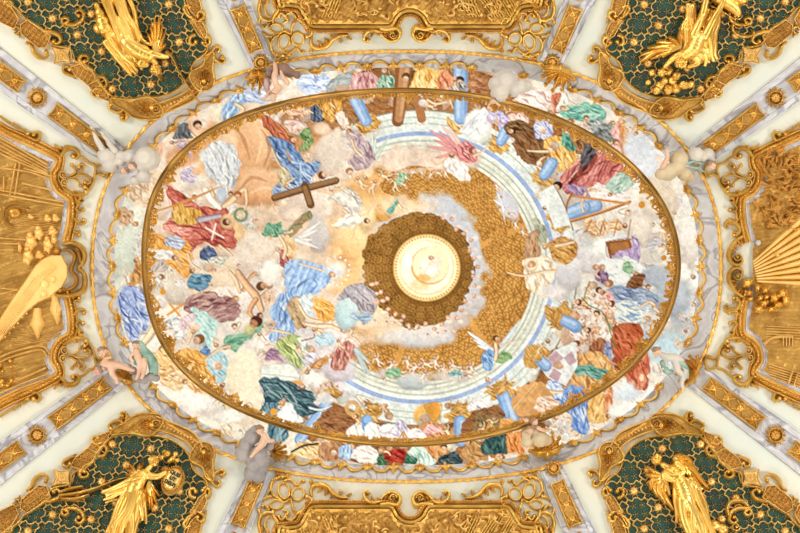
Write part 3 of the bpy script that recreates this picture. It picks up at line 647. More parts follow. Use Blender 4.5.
# corner scrollwork of the side panels
def siderocaille(T, label):
    cu, cv = (T(80, 176) if T else (80, 176))
    t = thing('pierced_scrollwork', label, 'scrollwork', cu, cv, 'pierced gilded scrollwork beside the side panels')
    def s(pts, w, h=3.4, leaf=None):
        m = MB(P, T); m.ribbon(pts, w, h); m.dome(pts[-1][0], pts[-1][1], w[-1]*.95, h=4.4)
        if leaf: 
            for b, e, ww in leaf: m.leaf(b, e, ww, 5, 2, lift=.5)
        m.build('scroll', GOLD, t)
    s([(60, 157), (64, 151), (70, 148), (76, 150), (79, 155), (76, 158), (73, 156)], [4, 6, 6, 5.5, 4.5, 3], 4, [((64, 150), (56, 146), 5), ((60, 152), (54, 143), 5), ((70, 148), (64, 145), 5)])
    s([(78, 156), (84, 158), (89, 163), (94, 164), (96, 168), (95, 174), (94, 180), (91, 187), (86, 192)], [3, 3, 3.4, 3, 3.4, 3.4])
    s([(94, 165), (100, 165), (105, 163), (107, 167), (108, 173), (104, 177), (102, 175)], [2.4, 3, 3.4, 3, 2.4]); s([(94, 177), (99, 174), (104, 175)], [2.6, 2.6, 2])
    s([(62, 174), (66, 178), (73, 177), (80, 175), (88, 176), (91, 181), (88, 184), (85, 182)], [2, 2.6, 3.4, 3, 3, 2.6])
    s([(70, 176), (76, 172), (74, 168), (72, 165)], [2, 3, 3, 2.4]); s([(77, 175), (83, 170), (84, 165), (80, 164), (79, 167)], [2, 2.6, 3, 2.4]); s([(72, 178), (78, 181), (80, 185)], [2, 2.6, 2.2])
    for c in ((63.5, 174), (65, 182)):
        m = MB(P, T); cscroll(m, c[0], c[1], 4, 1, 1.4, 2.4, 3.4); m.build('volute', GOLDP, t)
    s([(63, 188), (70, 193), (77, 195), (84, 194), (88, 189), (85, 187)], [4, 5.4, 6, 5, 4, 3], 4, [((78, 195), (84, 201), 5), ((72, 193), (78, 190), 5)])
    s([(80, 196), (79, 203), (76, 209), (80, 212), (83, 210)], [4, 5, 4.4, 3.4, 2.6], 3.8, [((79, 203), (84, 201), 4)])
    s([(74, 218), (77, 222), (82, 224), (85, 222), (84, 220)], [3, 4.4, 4, 3.4, 2.6], 3.6); s([(73, 230), (77, 233), (80, 231), (79, 235)], [3, 4, 3, 2.6], 3.6)
    s([(33, 139), (37, 140), (40, 136), (38, 132), (34, 134)], [4, 4.4, 4.4, 3.4], 4.4)
    s([(0, 116), (10, 123), (20, 129), (28, 134)], [2.6, 3, 3, 3], 3, [((12+i*6, 124+i*3.6), (15+i*6, 122+i*3.6), 3) for i in range(3)])
    return t
for qn, T in QT.items(): siderocaille(T, 'pierced gilded scrollwork of the %s corner, next to the side relief panel' % qn)
def bow(side, T):
    cu, cv = (T(78, 268) if T else (78, 268))
    t = thing('shell_cresting', {'left': 'gilded bow-shaped shell clasping the frame of the left relief panel', 'right': 'pair of gilded C-scrolls clasping the frame of the right relief panel'}[side], 'shell', cu, cv)
    if side == 'left':
        m = MB(P, T); m.ribbon([(64, 244), (72, 243), (80, 247), (84, 254), (83, 262), (79, 268), (84, 274), (85, 284), (82, 291), (74, 295), (65, 296), (56, 295)], [4, 6, 7, 7, 6, 5, 6, 7, 6.5, 5.5, 4], 6); m.build('outer_scroll', GOLD, t)
        m = MB(P, T); m.ribbon([(62, 250), (70, 250), (75, 256), (73, 264), (71, 270), (76, 277), (76, 284), (70, 289), (62, 290)], [3, 4, 5, 4.4, 4, 5, 5, 4, 3], 5); m.dome(60, 290, 4, h=6); m.dome(57, 251, 4.5, h=6); m.build('inner_scroll', GOLDD, t)
        m = MB(P, T)
        for k in range(5): m.leaf((76+k, 248+k*3), (80+k*.6, 252+k*4), 3.5, 8, 1, lift=2)
        m.build('shell_ribs', GOLDB, t)
    else:
        for sg in (1, -1):
            f = lambda u, v: (u, v) if sg > 0 else (u, 533-v)
            m = MB(P, T); m.ribbon([f(*p) for p in ((70, 236), (76, 240), (81, 247), (84, 255), (82, 262), (76, 265), (71, 262), (72, 256))], [3.5, 5.5, 6.5, 6.5, 6, 5, 4, 3], 5.5); c = f(75, 257); cscroll(m, c[0], c[1], 4, 0, 1.3, 3, 5); m.build('scroll', GOLD, t)
            m = MB(P, T)
            for b, e in (((80, 245), (75, 250)), ((82, 252), (77, 252)), ((76, 240), (71, 247))): m.leaf(f(*b), f(*e), 4, 7, 2, lift=1)
            m.build('leaf', GOLDB, t)
            m = MB(P, T); m.ribbon([f(*p) for p in ((77, 236), (73, 230), (76, 224), (82, 221), (87, 223), (88, 227), (85, 228))], [4, 5.5, 6, 5, 4, 3], 4.4); m.build('curl', GOLD, t)
bow('left', None); bow('right', Tx)
SPRAYM = mat('spray_gilding', (190, 136, 40), (232, 182, 80), .4, .5, 6)
CRM = mat('crest_gilding', (222, 170, 68), (244, 202, 108), .38, .55, 4, .3, 14)
# ================================================================ gilded cresting on the upper edge of the reveal
tt = np.linspace(0, 2*PI, 4001); cx_, cy_ = crest_px(tt); LL = np.concatenate([[0], np.cumsum(np.hypot(np.diff(cx_), np.diff(cy_)))]); LT = LL[-1]
def RV(u, v, h):
    """u: arc length along the crest (px), v: px outwards/down the marble from the upper edge"""
    t = np.interp(np.mod(u, LT), LL, tt); a = np.array(rope_px(t)); b = np.array(crest_px(t)); w = np.hypot(*(a-b)); s = 1-np.asarray(v)/w
    p = reveal(t, s, h); return p
NC = 62; step = LT/NC
def arc_of(u, v):
    k = np.argmin((cx_-u)**2+(cy_-v)**2); return LL[k]
feet = sorted([arc_of(*p) for p in ((134, 158), (262, 76), (500, 76), (556, 80), (668, 160), (682, 368), (545, 440), (262, 440), (140, 366))])
names = ['right end below', 'lower right', 'bottom centre', 'lower left', 'left lower corner', 'left end', 'upper left', 'top centre', 'upper right']
groups = {}
for i in range(NC):
    s = i*step; g = sum(1 for f in feet if f < s) % len(feet)
    if min(abs((s-f+LT/2) % LT-LT/2) for f in feet) < 9: continue
    groups.setdefault(g, []).append(i)
for g, idx in groups.items():
    mid = idx[len(idx)//2]*step; p = RV(np.array([mid]), np.array([0.]), np.array([0.]))[0]
    tm = np.interp(mid, LL, tt); du, dv = math.cos(tm), math.sin(tm)
    where = ('right' if du > .5 else 'left' if du < -.5 else 'middle')+(' lower' if dv > .5 else ' upper' if dv < -.5 else ' centre')
    o = bpy.data.objects.new('gilded_cresting', None); COL.objects.link(o); o.location = Vector(p.tolist())
    setp(o, 'single gilded fleuron of the cresting between cloud and bracket, upper right rim' if len(idx) == 1 else 'gilded shell and scroll cresting along the marble rim, %s stretch, %d ornaments long' % (where, len(idx)), 'cresting', 'cresting along the inner marble rim')
    for i in idx:
        s = i*step
        m = MB(RV)
        if i % 2:
            m.dome(s, 2.2, 4.4, 3.4, h=2.6); m.shell(s, 4.2, 7.2, -PI/2, 5, 7, 2.6, lift=1); m.shell(s, 1.2, 4.8, PI/2, 3, 5, 2.2, lift=1); m.build('shell', CRM, o)
        else:
            m.leaf((s, 0), (s, 9), 5.4, 4, 2); m.leaf((s, 3), (s-6, 1), 4.6, 3.4, 1); m.leaf((s, 3), (s+6, 1), 4.6, 3.4, 1); m.leaf((s, 2), (s, -3.4), 4.6, 3, 1); m.dome(s, 2.4, 1.8, h=4); m.build('fleuron', CRM, o)
        if i+1 in idx or (i+1) % NC in idx:
            m = MB(RV); a, b = (s, s+step); k = 1 if i % 2 else -1
            m.ribbon([(a+step*.16, 2), (a+step*.3, 5.5), (a+step*.5, 6.8 if k > 0 else 6.2), (a+step*.7, 4.5), (a+step*.84, .6)], [1.8, 2.6, 2.8, 2.4, 1.8], 2.8); m.dome(a+step*.2, 3, 1.7, h=3.4); m.dome(a+step*.82, 1.4, 1.5, h=3.4); m.build('scroll', CRM, o)
# ================================================================ the great gilded ring
RP = np.array([(145, 280), (143.5, 258), (144.5, 235), (150, 205), (160, 181), (172, 165), (205, 135), (256, 110), (305, 98), (350, 93), (400, 91), (440, 91.5), (487, 97), (555, 117), (600, 143), (645, 178), (664, 207), (676, 240), (678.5, 262), (676, 285), (667, 313), (650, 345), (622, 376), (580, 400), (540, 420.5), (490, 434), (440, 443), (400, 445), (355, 441), (310, 433), (265, 419), (222, 400), (200, 386), (178, 364), (156, 325)], float)
Z3 = 14.7
rc = RP.mean(0)*0+np.array([411.5, 268]); d = RP-rc; th = np.arctan2(d[:, 1]/178, d[:, 0]/267); rr_ = np.hypot(d[:, 0]/267, d[:, 1]/178)
K = 6; A = np.stack([np.ones_like(th)]+[f(k*th) for k in range(1, K+1) for f in (np.cos, np.sin)], 1)
cf = np.linalg.lstsq(np.vstack([A, .02*np.diag([0]+[k for k in range(1, K+1) for _ in (0, 1)])]), np.concatenate([rr_, np.zeros(2*K+1)]), rcond=None)[0]
def ringpt(t, k=0.0):
    B = np.stack([np.ones_like(t)]+[f(j*t) for j in range(1, K+1) for f in (np.cos, np.sin)], -1); r = B@cf
    x = rc[0]+(267*r+k)*np.cos(t); y = rc[1]+(178*r+k)*np.sin(t); return x, y
tr = np.linspace(0, 2*PI, 3001); rx_, ry_ = ringpt(tr); RL = np.concatenate([[0], np.cumsum(np.hypot(np.diff(rx_), np.diff(ry_)))]); RT = RL[-1]
def RG(u, v, h):
    """u: arc length on the ring (px), v: px inwards, h: px down towards the floor"""
    t = np.interp(np.mod(u, RT), RL, tr); x, y = ringpt(t); e = 1e-3; x2, y2 = ringpt(t+e); tx, ty = x2-x, y2-y; L = np.hypot(tx, ty); nx, ny = -ty/L, tx/L
    x = x+nx*v; y = y+ny*v
    return np.stack([(x-U0)*Z3/F, (y-V0)*Z3/F, Z3+EYE-np.asarray(h)*PX], -1)
o = bpy.data.objects.new('gilded_ring', None); COL.objects.link(o); o.location = ((rc[0]-U0)*Z3/F, (rc[1]-V0)*Z3/F, Z3+EYE)
setp(o, 'great thin gilded oval ring with flower sprays hanging in front of the painted ceiling', 'ring')
RINGM = mat('ring_gilding', (150, 112, 50), (176, 134, 62), .38, .75, 2, .15, 10)
s = np.linspace(0, RT, 901)[:-1]
prof = [(-2.4, -5), (-2.4, 1.2), (-1.5, 1.6), (-.9, .6), (.6, .9), (1.2, 2.2), (2.2, 1.4), (2.2, -5)]
m = MB(RG); U = np.tile(s[:, None], (1, len(prof))); m.grid(U, np.tile([p[0] for p in prof], (900, 1)), np.tile([p[1] for p in prof], (900, 1)), closed=True); m.build('band', RINGM, o)
rg = np.random.RandomState(21)
NS = 64
for i in range(NS):
    s0 = RT*i/NS; big = (i % 4 == 0)
    m = MB(RG)
    m.ribbon([(s0-9, 3), (s0-4, 6.2), (s0+2, 4.4), (s0+9, 6)], [1, 1.3, 1.3, .9], 1.2, base=-1.2, lift=0)
    t0 = np.interp(s0, RL, tr); wd = 7.0+4.2*abs(math.cos(t0)) if math.sin(t0) < .3 or abs(math.cos(t0)) > .6 else 5.6
    m.ribbon([(s0-8, 4), (s0-3, wd-1), (s0+3, wd-3), (s0+9, 5)], [1, 1.2, 1.2, .8], 1.2, base=-1.2, lift=.4)
    for k in range(8):
        a = s0-9+k*2.6+rg.uniform(-1, 1); b = rg.uniform(3.6, wd)
        m.leaf((a, 3), (a+rg.uniform(-3, 3), b+2.0), 2.8, 2.0, 1, lift=.2)
        m.dome(a, b, rg.uniform(1.2, 2.1), h=2.4, lobes=5, depth=.25, seg=10, rings=2, lift=rg.uniform(0, 2))
    if big:
        for k in (-1, 0, 1): m.ribbon([(s0+k*5, 3), (s0+k*3, 8), (s0, 12.5)], [1.6, 1.4, 1], 1.4, base=-1); 
        m.dome(s0, 12, 1.9, h=2.4, lobes=6, seg=12, rings=2)
    m.build('flower_spray', SPRAYM, o)
# ================================================================ the painted upper ceiling (brush strokes on a fine canvas)
FU0, FV0, FW, FH, SS = 60, 20, 700, 500, 2
CV = np.zeros((FH*SS, FW*SS, 3)); gy, gx = np.mgrid[0:FH*SS, 0:FW*SS]; gx = gx/SS+FU0; gy = gy/SS+FV0
def vnoise(sc, seed):
    r = np.random.RandomState(seed); g = r.rand(int(FH/sc)+4, int(FW/sc)+4); y = (gy-FV0)/sc; x = (gx-FU0)/sc
    i = y.astype(int); j = x.astype(int); fy = y-i; fx = x-j; fy = fy*fy*(3-2*fy); fx = fx*fx*(3-2*fx)
    return (g[i, j]*(1-fx)+g[i, j+1]*fx)*(1-fy)+(g[i+1, j]*(1-fx)+g[i+1, j+1]*fx)*fy
N40 = vnoise(40, 1); N16 = vnoise(16, 2); N8 = vnoise(8, 3); N4 = vnoise(4, 4); N2 = vnoise(2, 5); N1 = vnoise(1.1, 6); M16 = vnoise(17, 7); M8 = vnoise(7, 8)
def box(q, pad=6):
    x0, y0 = np.min(q, 0)-pad; x1, y1 = np.max(q, 0)+pad
    f = lambda v, o, n: int(min(max((v-o)*SS, 0), n))
    return slice(f(y0, FV0, FH*SS), f(y1, FV0, FH*SS)), slice(f(x0, FU0, FW*SS), f(x1, FU0, FW*SS))
def mix(sl, col, a):
    CV[sl] = CV[sl]*(1-a[..., None])+np.asarray(col)*a[..., None]
def C3(*c): return np.array(c, float)
def ramp(t, d, b, l):
    t = t[..., None]; return np.where(t < .5, C3(*d)+(C3(*b)-C3(*d))*t*2, C3(*b)+(C3(*l)-C3(*b))*(t*2-1))
def shade(c, k): return tuple(min(255, max(0, x*k)) for x in c)
def PG(pts, col, sm=1, al=1.0, rag=0.0, edge=0, tex=.05):
    """flat painted area; rag: ragged outline in px; edge: dark contour strength"""
    q = curve(pts, True) if sm else np.asarray(pts, float); s = box(q); x = gx[s]; y = gy[s]
    if x.size == 0: return
    xx = x+(N4[s]-.5)*rag*2+(N8[s]-.5)*rag; yy = y+(N2[s]-.5)*rag+(M8[s]-.5)*rag*2
    m = inside(q, xx, yy).astype(float)*al
    c = C3(*col)*(1+(N4[s]-.5)*tex*2+(N16[s]-.5)*tex*2)[..., None]
    mix(s, c, m)
    if edge: ST(list(q)+[q[0]], .9, shade(col, .55), al=edge)
def ST(pts, w, col, al=1.0, sh=0):
    """brush stroke with optional side shading"""
    q = np.asarray(curve(pts) if len(pts) > 2 else pts, float)
    W = w if hasattr(w, '__len__') else (w, w); L = len(q); s = box(q, max(W)+2); x = gx[s]; y = gy[s]
    if x.size == 0: return
    best = np.full(x.shape, 1e9); ww = np.full(x.shape, 1.0); sd = np.zeros(x.shape)
    for i in range(L-1):
        a, b = q[i], q[i+1]; d = b-a; l2 = d@d+1e-9; t = np.clip(((x-a[0])*d[0]+(y-a[1])*d[1])/l2, 0, 1)
        dx = x-a[0]-t*d[0]; dy = y-a[1]-t*d[1]; wi = np.interp((i+t)/(L-1), np.linspace(0, 1, len(W)), W)/2; r = np.hypot(dx, dy)/wi
        k = r < best; best = np.where(k, r, best); ww = np.where(k, wi, ww); sd = np.where(k, (dx*d[1]-dy*d[0])/math.sqrt(l2)/wi, sd)
    m = np.clip((1-best)*ww*1.6+.3, 0, 1)*al; c = C3(*col)*np.ones(x.shape+(1,))
    if sh: c = c*(1+sh*(-.25*np.clip(sd, -1, 1)-.35*np.clip(best, 0, 1)**2+.15))[..., None]
    mix(s, np.clip(c, 0, 255), m)
def CL(u, v, rx, ry, col, a=0, soft=.35, al=.9, puff=.25, lit=None):
    """soft cloud mass"""
    R = max(rx, ry)*1.5; s = box(np.array([(u-R, v-R), (u+R, v+R)]), 0); x = gx[s]-u; y = gy[s]-v
    if x.size == 0: return
    X = x*math.cos(a)+y*math.sin(a); Y = -x*math.sin(a)+y*math.cos(a); r = np.hypot(X/rx, Y/ry)+(N16[s]-.5)*puff+(N8[s]-.5)*puff
    m = np.clip((1-r)/soft, 0, 1); m = m*m*(3-2*m)*al
    nz = .3 if lit is not None else 1; c = C3(*col)*(1+nz*((M16[s]-.5)*.16+(N8[s]-.5)*.10+(N4[s]-.5)*.05))[..., None]; rim = np.clip((r-.45)/.5, 0, 1)*(.5+.5*np.clip(Y/ry+.3, -1, 1))*(1 if soft < .45 else .35); c = c*(1-rim[..., None]*np.array([.17, .22, .24]))
    if lit is not None: t = np.clip(.55+(N40[s]-.5)*.7+(N16[s]-.5)*.35-(Y/ry)*.45+(X/rx)*.15, 0, 1)[..., None]; c = c*(1-t)+C3(*lit)*t
    mix(s, np.clip(c, 0, 255), m)
FLESH_ON = False
def DR(pts, d, b, l, ang, fr=1.0, cnt=.6, sm=1, al=1.0, seed=0):
    """drapery: area filled with warped folds running along ang (degrees)"""
    q = curve(pts, True) if sm else np.asarray(pts, float); s = box(q); x = gx[s]; y = gy[s]
    if x.size == 0: return
    xx = x+(N4[s]-.5)*3+(N8[s]-.5)*4; yy = y+(M8[s]-.5)*5+(N2[s]-.5)*1.2; m = inside(q, xx, yy).astype(float)*al
    a = math.radians(ang); t = -x*math.sin(a)+y*math.cos(a); p = x*math.cos(a)+y*math.sin(a); k = seed*3.1
    ph = t*fr*.30+(np.roll(M16, seed*37, 0)[s]-.5)*3.4+(np.roll(N8, seed*53, 1)[s]-.5)*2.6+p*.035*fr
    r1 = 1-np.abs(np.sin(ph+k)); r2 = np.abs(np.sin(ph*1.9+p*.05+1.7+k+(N8[s]-.5)*3)); r3 = np.abs(np.sin(t*.5*fr-p*.16+(M8[s]-.5)*6+k))
    f = .58-.42*r1**3+.22*(r2-.6)+.2*(r3-.6)+.20*(N8[s]-.5)+.12*(N4[s]-.5)+.10*(N2[s]-.5)
    f = np.clip(f+.02, 0, 1)
    mix(s, np.clip(ramp(f, d, b, l), 0, 255), m)
    rs = np.random.RandomState(int(abs(q[0, 0]*31+q[0, 1]*17)) % 99991); x0, y0 = q.min(0); x1, y1 = q.max(0); D = math.hypot(x1-x0, y1-y0)
    for _ in range(int(min(46, 5+D*.75))):
        u = rs.uniform(x0, x1); v = rs.uniform(y0, y1); aa = a+rs.normal(0, .33); Ls = D*rs.uniform(.14, .4); bn = rs.uniform(-.22, .22)*Ls
        e = (u+Ls*math.cos(aa), v+Ls*math.sin(aa)); mid = ((u+e[0])/2-bn*math.sin(aa), (v+e[1])/2+bn*math.cos(aa))
        if not inside(q, np.array([u, e[0], mid[0]]), np.array([v, e[1], mid[1]])).all(): continue
        dk = rs.rand() < .48; ST([(u, v), mid, e], (.4, rs.uniform(1.1, 2.6)*min(1.3, .6+D/60), .3), d if dk else l, al=.75*al)
    if FLESH_ON and D > 13 and rs.rand() < .5:
        sg = 1 if rs.rand() < .5 else -1; c0 = q.mean(0); e = c0+np.array([math.cos(a), math.sin(a)])*sg*D*.36; o_ = rs.uniform(-5, 5, 2); r_ = rs.uniform(2.2, 3.2)
        LM([tuple(e), tuple(e+o_), tuple(e+o_*1.2+rs.uniform(-5, 5, 2))], (3.2, 2.6, 1.6), (236, 190, 156)); HD(e[0]+math.cos(a)*sg*3, e[1]+math.sin(a)*sg*3, r_, [(156, 108, 72), (196, 148, 98), (226, 216, 200)][rs.randint(3)], rs.uniform(0, 6))
    if cnt: ST(list(q)+[q[0]], .8, shade(d, .9), al=cnt*.35)
SK = (238, 192, 158)
def HD(u, v, r, hair=(156, 108, 72), a=0.0, skin=SK, beard=None, halo=None):
    """painted head looking towards angle a"""
    if halo: CL(u, v, r*2.2, r*2.2, halo, soft=.25, puff=0)
    ca, sa = math.cos(a), math.sin(a)
    CL(u-ca*r*.35, v-sa*r*.35, r*1.15, r*1.05, hair, soft=.25, al=1, puff=.12)
    CL(u+ca*r*.25, v+sa*r*.25, r*.8, r*.78, skin, soft=.22, al=1, puff=0)
    CL(u+ca*r*.45-sa*r*.25, v+sa*r*.45+ca*r*.25, r*.3, r*.3, shade(skin, .82), soft=.6, al=.8, puff=0)
    for s_ in (-1, 1): ST([(u+ca*r*.3-sa*r*.35*s_, v+sa*r*.3+ca*r*.35*s_), (u+ca*r*.36-sa*r*.15*s_, v+sa*r*.36+ca*r*.15*s_)], .7, shade(skin, .45), al=.8)
    ST([(u+ca*r*.7-sa*r*.14, v+sa*r*.7+ca*r*.14), (u+ca*r*.7+sa*r*.14, v+sa*r*.7-ca*r*.14)], .6, (180, 90, 80), al=.8)
    if beard: CL(u+ca*r*.95, v+sa*r*.95, r*.6, r*.6, beard, soft=.4, al=.95)
def LM(pts, w, skin=SK):
    ST(pts, w, shade(skin, .72), al=.7); ST(pts, tuple(x*.86 for x in w) if hasattr(w, '__len__') else w*.86, skin, sh=.8)
def PU(u, v, s=1.0, a=0.0, skin=SK, hair=(190, 140, 90)):
    """small painted cherub: body, four limbs, head"""
    ca, sa = math.cos(a), math.sin(a); f = lambda x, y: (u+(x*ca-y*sa)*s, v+(x*sa+y*ca)*s)
    LM([f(3, 1), f(6.5, 2.8), f(9.5, 1)], (3.0*s, 2.2*s, 1.4*s), skin); LM([f(3, -1), f(7, -2.4), f(9, -5)], (3.0*s, 2.2*s, 1.4*s), skin)
    LM([f(-2.4, 1.5), f(-3, 4.8), f(0, 6.4)], (2*s, 1.6*s, 1.2*s), skin); LM([f(-2.4, -1.5), f(-4.6, -4), f(-7, -4.4)], (2*s, 1.6*s, 1.2*s), skin)
    LM([f(-3, 0), f(0, .2), f(3.4, 0)], (4*s, 4.6*s, 4*s), skin); HD(*f(-5.6, .3), 2.4*s, hair, a+PI+.6, skin)
def WG(b, tips, col, w=3.0):
    """painted wing: feathers from b to each tip"""
    for t in tips: ST([b, lerp2(b, t, .55), t], (w, w*.9, w*.35), shade(col, .82), al=.8); ST([b, lerp2(b, t, .55), t], (w*.75, w*.7, w*.2), col)
def RC(r0, r1, a0, a1, col, cx=420, cy=268, al=1.0, tex=.04):
    R = r1+2; s = box(np.array([(cx-R, cy-R), (cx+R, cy+R)]), 0); x = gx[s]-cx; y = gy[s]-cy; r = np.hypot(x, y); th = np.degrees(np.arctan2(y, x))
    t = (th-a0) % 360 <= (a1-a0); m = np.clip((r-r0)*2+.5, 0, 1)*np.clip((r1-r)*2+.5, 0, 1)*t*al
    mix(s, C3(*col)*(1+(N8[s]-.5)*tex*2+(N2[s]-.5)*tex)[..., None], m)
BL = ((110, 140, 195), (150, 180, 225), (225, 232, 245))
def COLM(a, b, w, cap=True):
    """painted blue column seen from below with its gilded capital at b"""
    a = np.array(a, float); b = np.array(b, float); d = (b-a)/np.linalg.norm(b-a); n = np.array([-d[1], d[0]])
    if cap:
        c = b+d*w*.1; pts = []
        for k in range(14):
            th = k/14*2*PI; rr = w*(1.05 if k % 2 else .72); pts.append(tuple(c+d*rr*.75*math.cos(th)*1.0+n*rr*1.1*math.sin(th)))
        DR(pts, (150, 95, 35), (222, 165, 80), (248, 215, 140), 40, 2.2, .7, sm=0)
    ST([tuple(a), tuple(b-d*w*.25)], (w, w*.9), (124, 158, 206)); ST([tuple(a+n*w*.06), tuple(b-d*w*.25+n*w*.06)], (w*.72, w*.62), (152, 186, 230)); ST([tuple(a+n*w*.16), tuple(b-d*w*.3+n*w*.16)], (w*.28, w*.22), (196, 216, 242), al=.8)
def mosaic(q, c1, c2, sc=1.0, cx=427, cy=268, rag=3):
    """gilded coffering drawn as dark angular lines on gold"""
    q = curve(q, True); s = box(q, 8); x = gx[s]; y = gy[s]; m = inside(q, x+(N4[s]-.5)*rag*2, y+(M8[s]-.5)*rag*2).astype(float)
    dx = x-cx; dy = y-cy; r = np.hypot(dx, dy)+(N8[s]-.5)*1.6; th = np.arctan2(dy, dx); n = 30
    a = np.abs(((th*n/2/PI+(N16[s]-.5)*.5) % 1)-.5)*2; b = np.abs(((r/7.5/sc+(a > .5)*.5) % 1)-.5)*2; c = np.abs((((r/7.5/sc)+a*1.2) % 1)-.5)*2
    d2 = np.abs((((r/7.5/sc)-a*1.4) % 1)-.5)*2; ln = np.clip(1-np.minimum(np.minimum(a*5*r/60+.3, b*3.6+.1), np.minimum(c, d2)*3.6), 0, 1)
    f = np.clip(ln*.95+(N2[s]-.5)*.2+(N8[s]-.5)*.4+.06, 0, 1)
    mix(s, C3(*c1)*(1-f)[..., None]+C3(*c2)*f[..., None], m)
# ---------------------------------------------------------------- ground tones
CV[:] = C3(238, 228, 216)
for (u, v, rx, ry, c) in ((150, 150, 70, 60, (240, 205, 180)), (230, 150, 80, 60, (240, 185, 140)), (250, 160, 55, 50, (236, 170, 118)), (330, 190, 90, 50, (240, 205, 170)), (120, 250, 50, 70, (215, 220, 205)), (180, 240, 50, 60, (238, 215, 195)),
        (260, 250, 60, 50, (240, 225, 210)), (340, 240, 60, 60, (246, 214, 165)), (280, 320, 90, 70, (226, 216, 208)), (170, 330, 60, 50, (235, 222, 210)), (200, 400, 70, 50, (248, 240, 232)), (300, 420, 100, 50, (238, 222, 200)),
        (640, 150, 60, 50, (228, 224, 230)), (650, 220, 60, 70, (240, 232, 224)), (690, 260, 30, 90, (252, 250, 248)), (670, 300, 40, 40, (180, 188, 205)), (660, 350, 40, 30, (192, 218, 236)), (640, 400, 50, 30, (250, 248, 248)),
        (560, 180, 60, 60, (206, 190, 178)), (480, 90, 60, 30, (190, 140, 100)), (500, 430, 80, 30, (214, 172, 130)), (590, 300, 50, 60, (228, 222, 216)), (400, 450, 90, 20, (222, 190, 160)), (400, 80, 90, 20, (214, 176, 140)), (250, 100, 50, 30, (242, 214, 190))):
    CL(u, v, rx, ry, c, soft=.7, al=.95, puff=.5)
# broad modelling of the painted clouds
g_ = (.75*(N40-.5)+.45*(N16-.5)+.4*(M16-.5)); gd = g_-np.roll(np.roll(g_, 7, 0), 5, 1); t_ = np.clip(gd*2.2, -1, 1)[..., None]
CV = np.clip(CV*(1-np.clip(-t_, 0, 1)*np.array([.20, .26, .27]))+(C3(255, 252, 248)-CV)*np.clip(t_, 0, 1)*.6, 0, 255)
# brown coffered wall behind the colonnade
for a0, a1 in ((30, 145), (205, 320)): RC(150, 205, a0, a1, (158, 104, 58), tex=.25)
DR([(330, 96), (440, 92), (520, 104), (560, 150), (540, 185), (500, 140), (440, 112), (370, 114), (330, 130)], (120, 72, 36), (168, 112, 66), (205, 155, 105), 20, 1.4, 0)
# gold coffering of the painted dome
mosaic([(420+118*math.cos(a), 268+118*math.sin(a)) for a in np.arange(24)*PI/12], (222, 166, 86), (150, 98, 42), 1.25, 420, 268, 1)
for a in (-22, 50, 105, -75, -130): ST([(427+56*math.cos(math.radians(a)), 268+56*math.sin(math.radians(a))), (420+117*math.cos(math.radians(a)), 268+117*math.sin(math.radians(a)))], 6.5, (222, 162, 84), al=.85)
# cornice rings
RC(114, 132, 0, 360, (224, 226, 214)); RC(117, 118.2, 0, 360, (170, 172, 150)); RC(121, 123, 0, 360, (204, 205, 188)); RC(126.5, 127.6, 0, 360, (176, 184, 172)); RC(129, 132, 0, 360, (240, 240, 232))
RC(132, 136.2, 0, 360, (156, 180, 224)); RC(136.6, 140, 0, 360, (222, 230, 232)); RC(140, 158, 200, 520, (226, 232, 226)); RC(144, 145.2, 0, 360, (186, 196, 190)); RC(150, 151.3, 0, 360, (196, 204, 198)); RC(157, 158.5, 0, 360, (150, 140, 120))
# left half: the dome opens into clouds and light
for (u, v, rx, ry, c) in ((330, 250, 62, 95, (240, 214, 182)), (300, 300, 60, 70, (226, 212, 200)), (345, 210, 45, 40, (242, 205, 150)), (352, 262, 26, 46, (248, 196, 128)), (300, 200, 60, 50, (232, 210, 190)), (320, 350, 50, 40, (226, 216, 216)), (340, 155, 45, 35, (226, 208, 192)), (410, 162, 52, 17, (232, 208, 190)), (320, 385, 45, 28, (226, 214, 224)), (368, 312, 34, 30, (232, 212, 188)), (380, 190, 40, 22, (236, 180, 112)), (290, 380, 50, 40, (236, 226, 220))): CL(u, v, rx, ry, c, soft=.45, al=.97, puff=.4)
mosaic([(392, 172), (420, 166), (450, 170), (478, 180), (497, 205), (506, 235), (500, 260), (480, 222), (452, 200), (425, 192), (398, 196), (380, 188)], (220, 164, 84), (146, 94, 40), .9)
# inner cloud ring, brown coffering, lantern
CL(427, 270, 64, 78, (224, 214, 206), soft=.12, al=1, puff=.18, lit=(196, 198, 206)); CL(398, 330, 46, 20, (236, 208, 176), soft=.4); CL(402, 208, 40, 16, (232, 204, 170), soft=.5); CL(380, 275, 14, 50, (246, 206, 146), soft=.5); CL(420, 336, 46, 14, (205, 205, 210), soft=.4, lit=(236, 226, 214))
BR = [(362, 258), (368, 240), (380, 228), (394, 218), (410, 213), (430, 213), (448, 220), (462, 232), (471, 250), (473, 272), (470, 288), (462, 304), (452, 316), (436, 325), (416, 328), (402, 324), (390, 314), (376, 300), (366, 285)]
mosaic(BR, (178, 130, 64), (100, 66, 26), .85, rag=3)
for k in range(26):
    a = math.radians(-70+k*9.5); r = 50+3*math.sin(k*2.1); HD(427+r*.98*math.cos(a), 271+r*1.12*math.sin(a), 2.3, (214, 160, 120), k, (244, 206, 182)); CL(427+(r+4)*math.cos(a), 271+(r+5)*1.1*math.sin(a), 3.5, 2.4, (240, 214, 196), soft=.6, al=.8)
def disc(u, v, r, col, al=1.0, soft=1.0):
    s = box(np.array([(u-r-3, v-r-3), (u+r+3, v+r+3)]), 0); d = np.hypot(gx[s]-u, gy[s]-v); mix(s, C3(*col), np.clip((r-d)/soft+.5, 0, 1)*al)
disc(427.5, 268.5, 36.5, (112, 74, 32), .6, 5); disc(427, 268, 33.8, (214, 166, 92)); disc(427, 268, 32.4, (246, 214, 154)); 
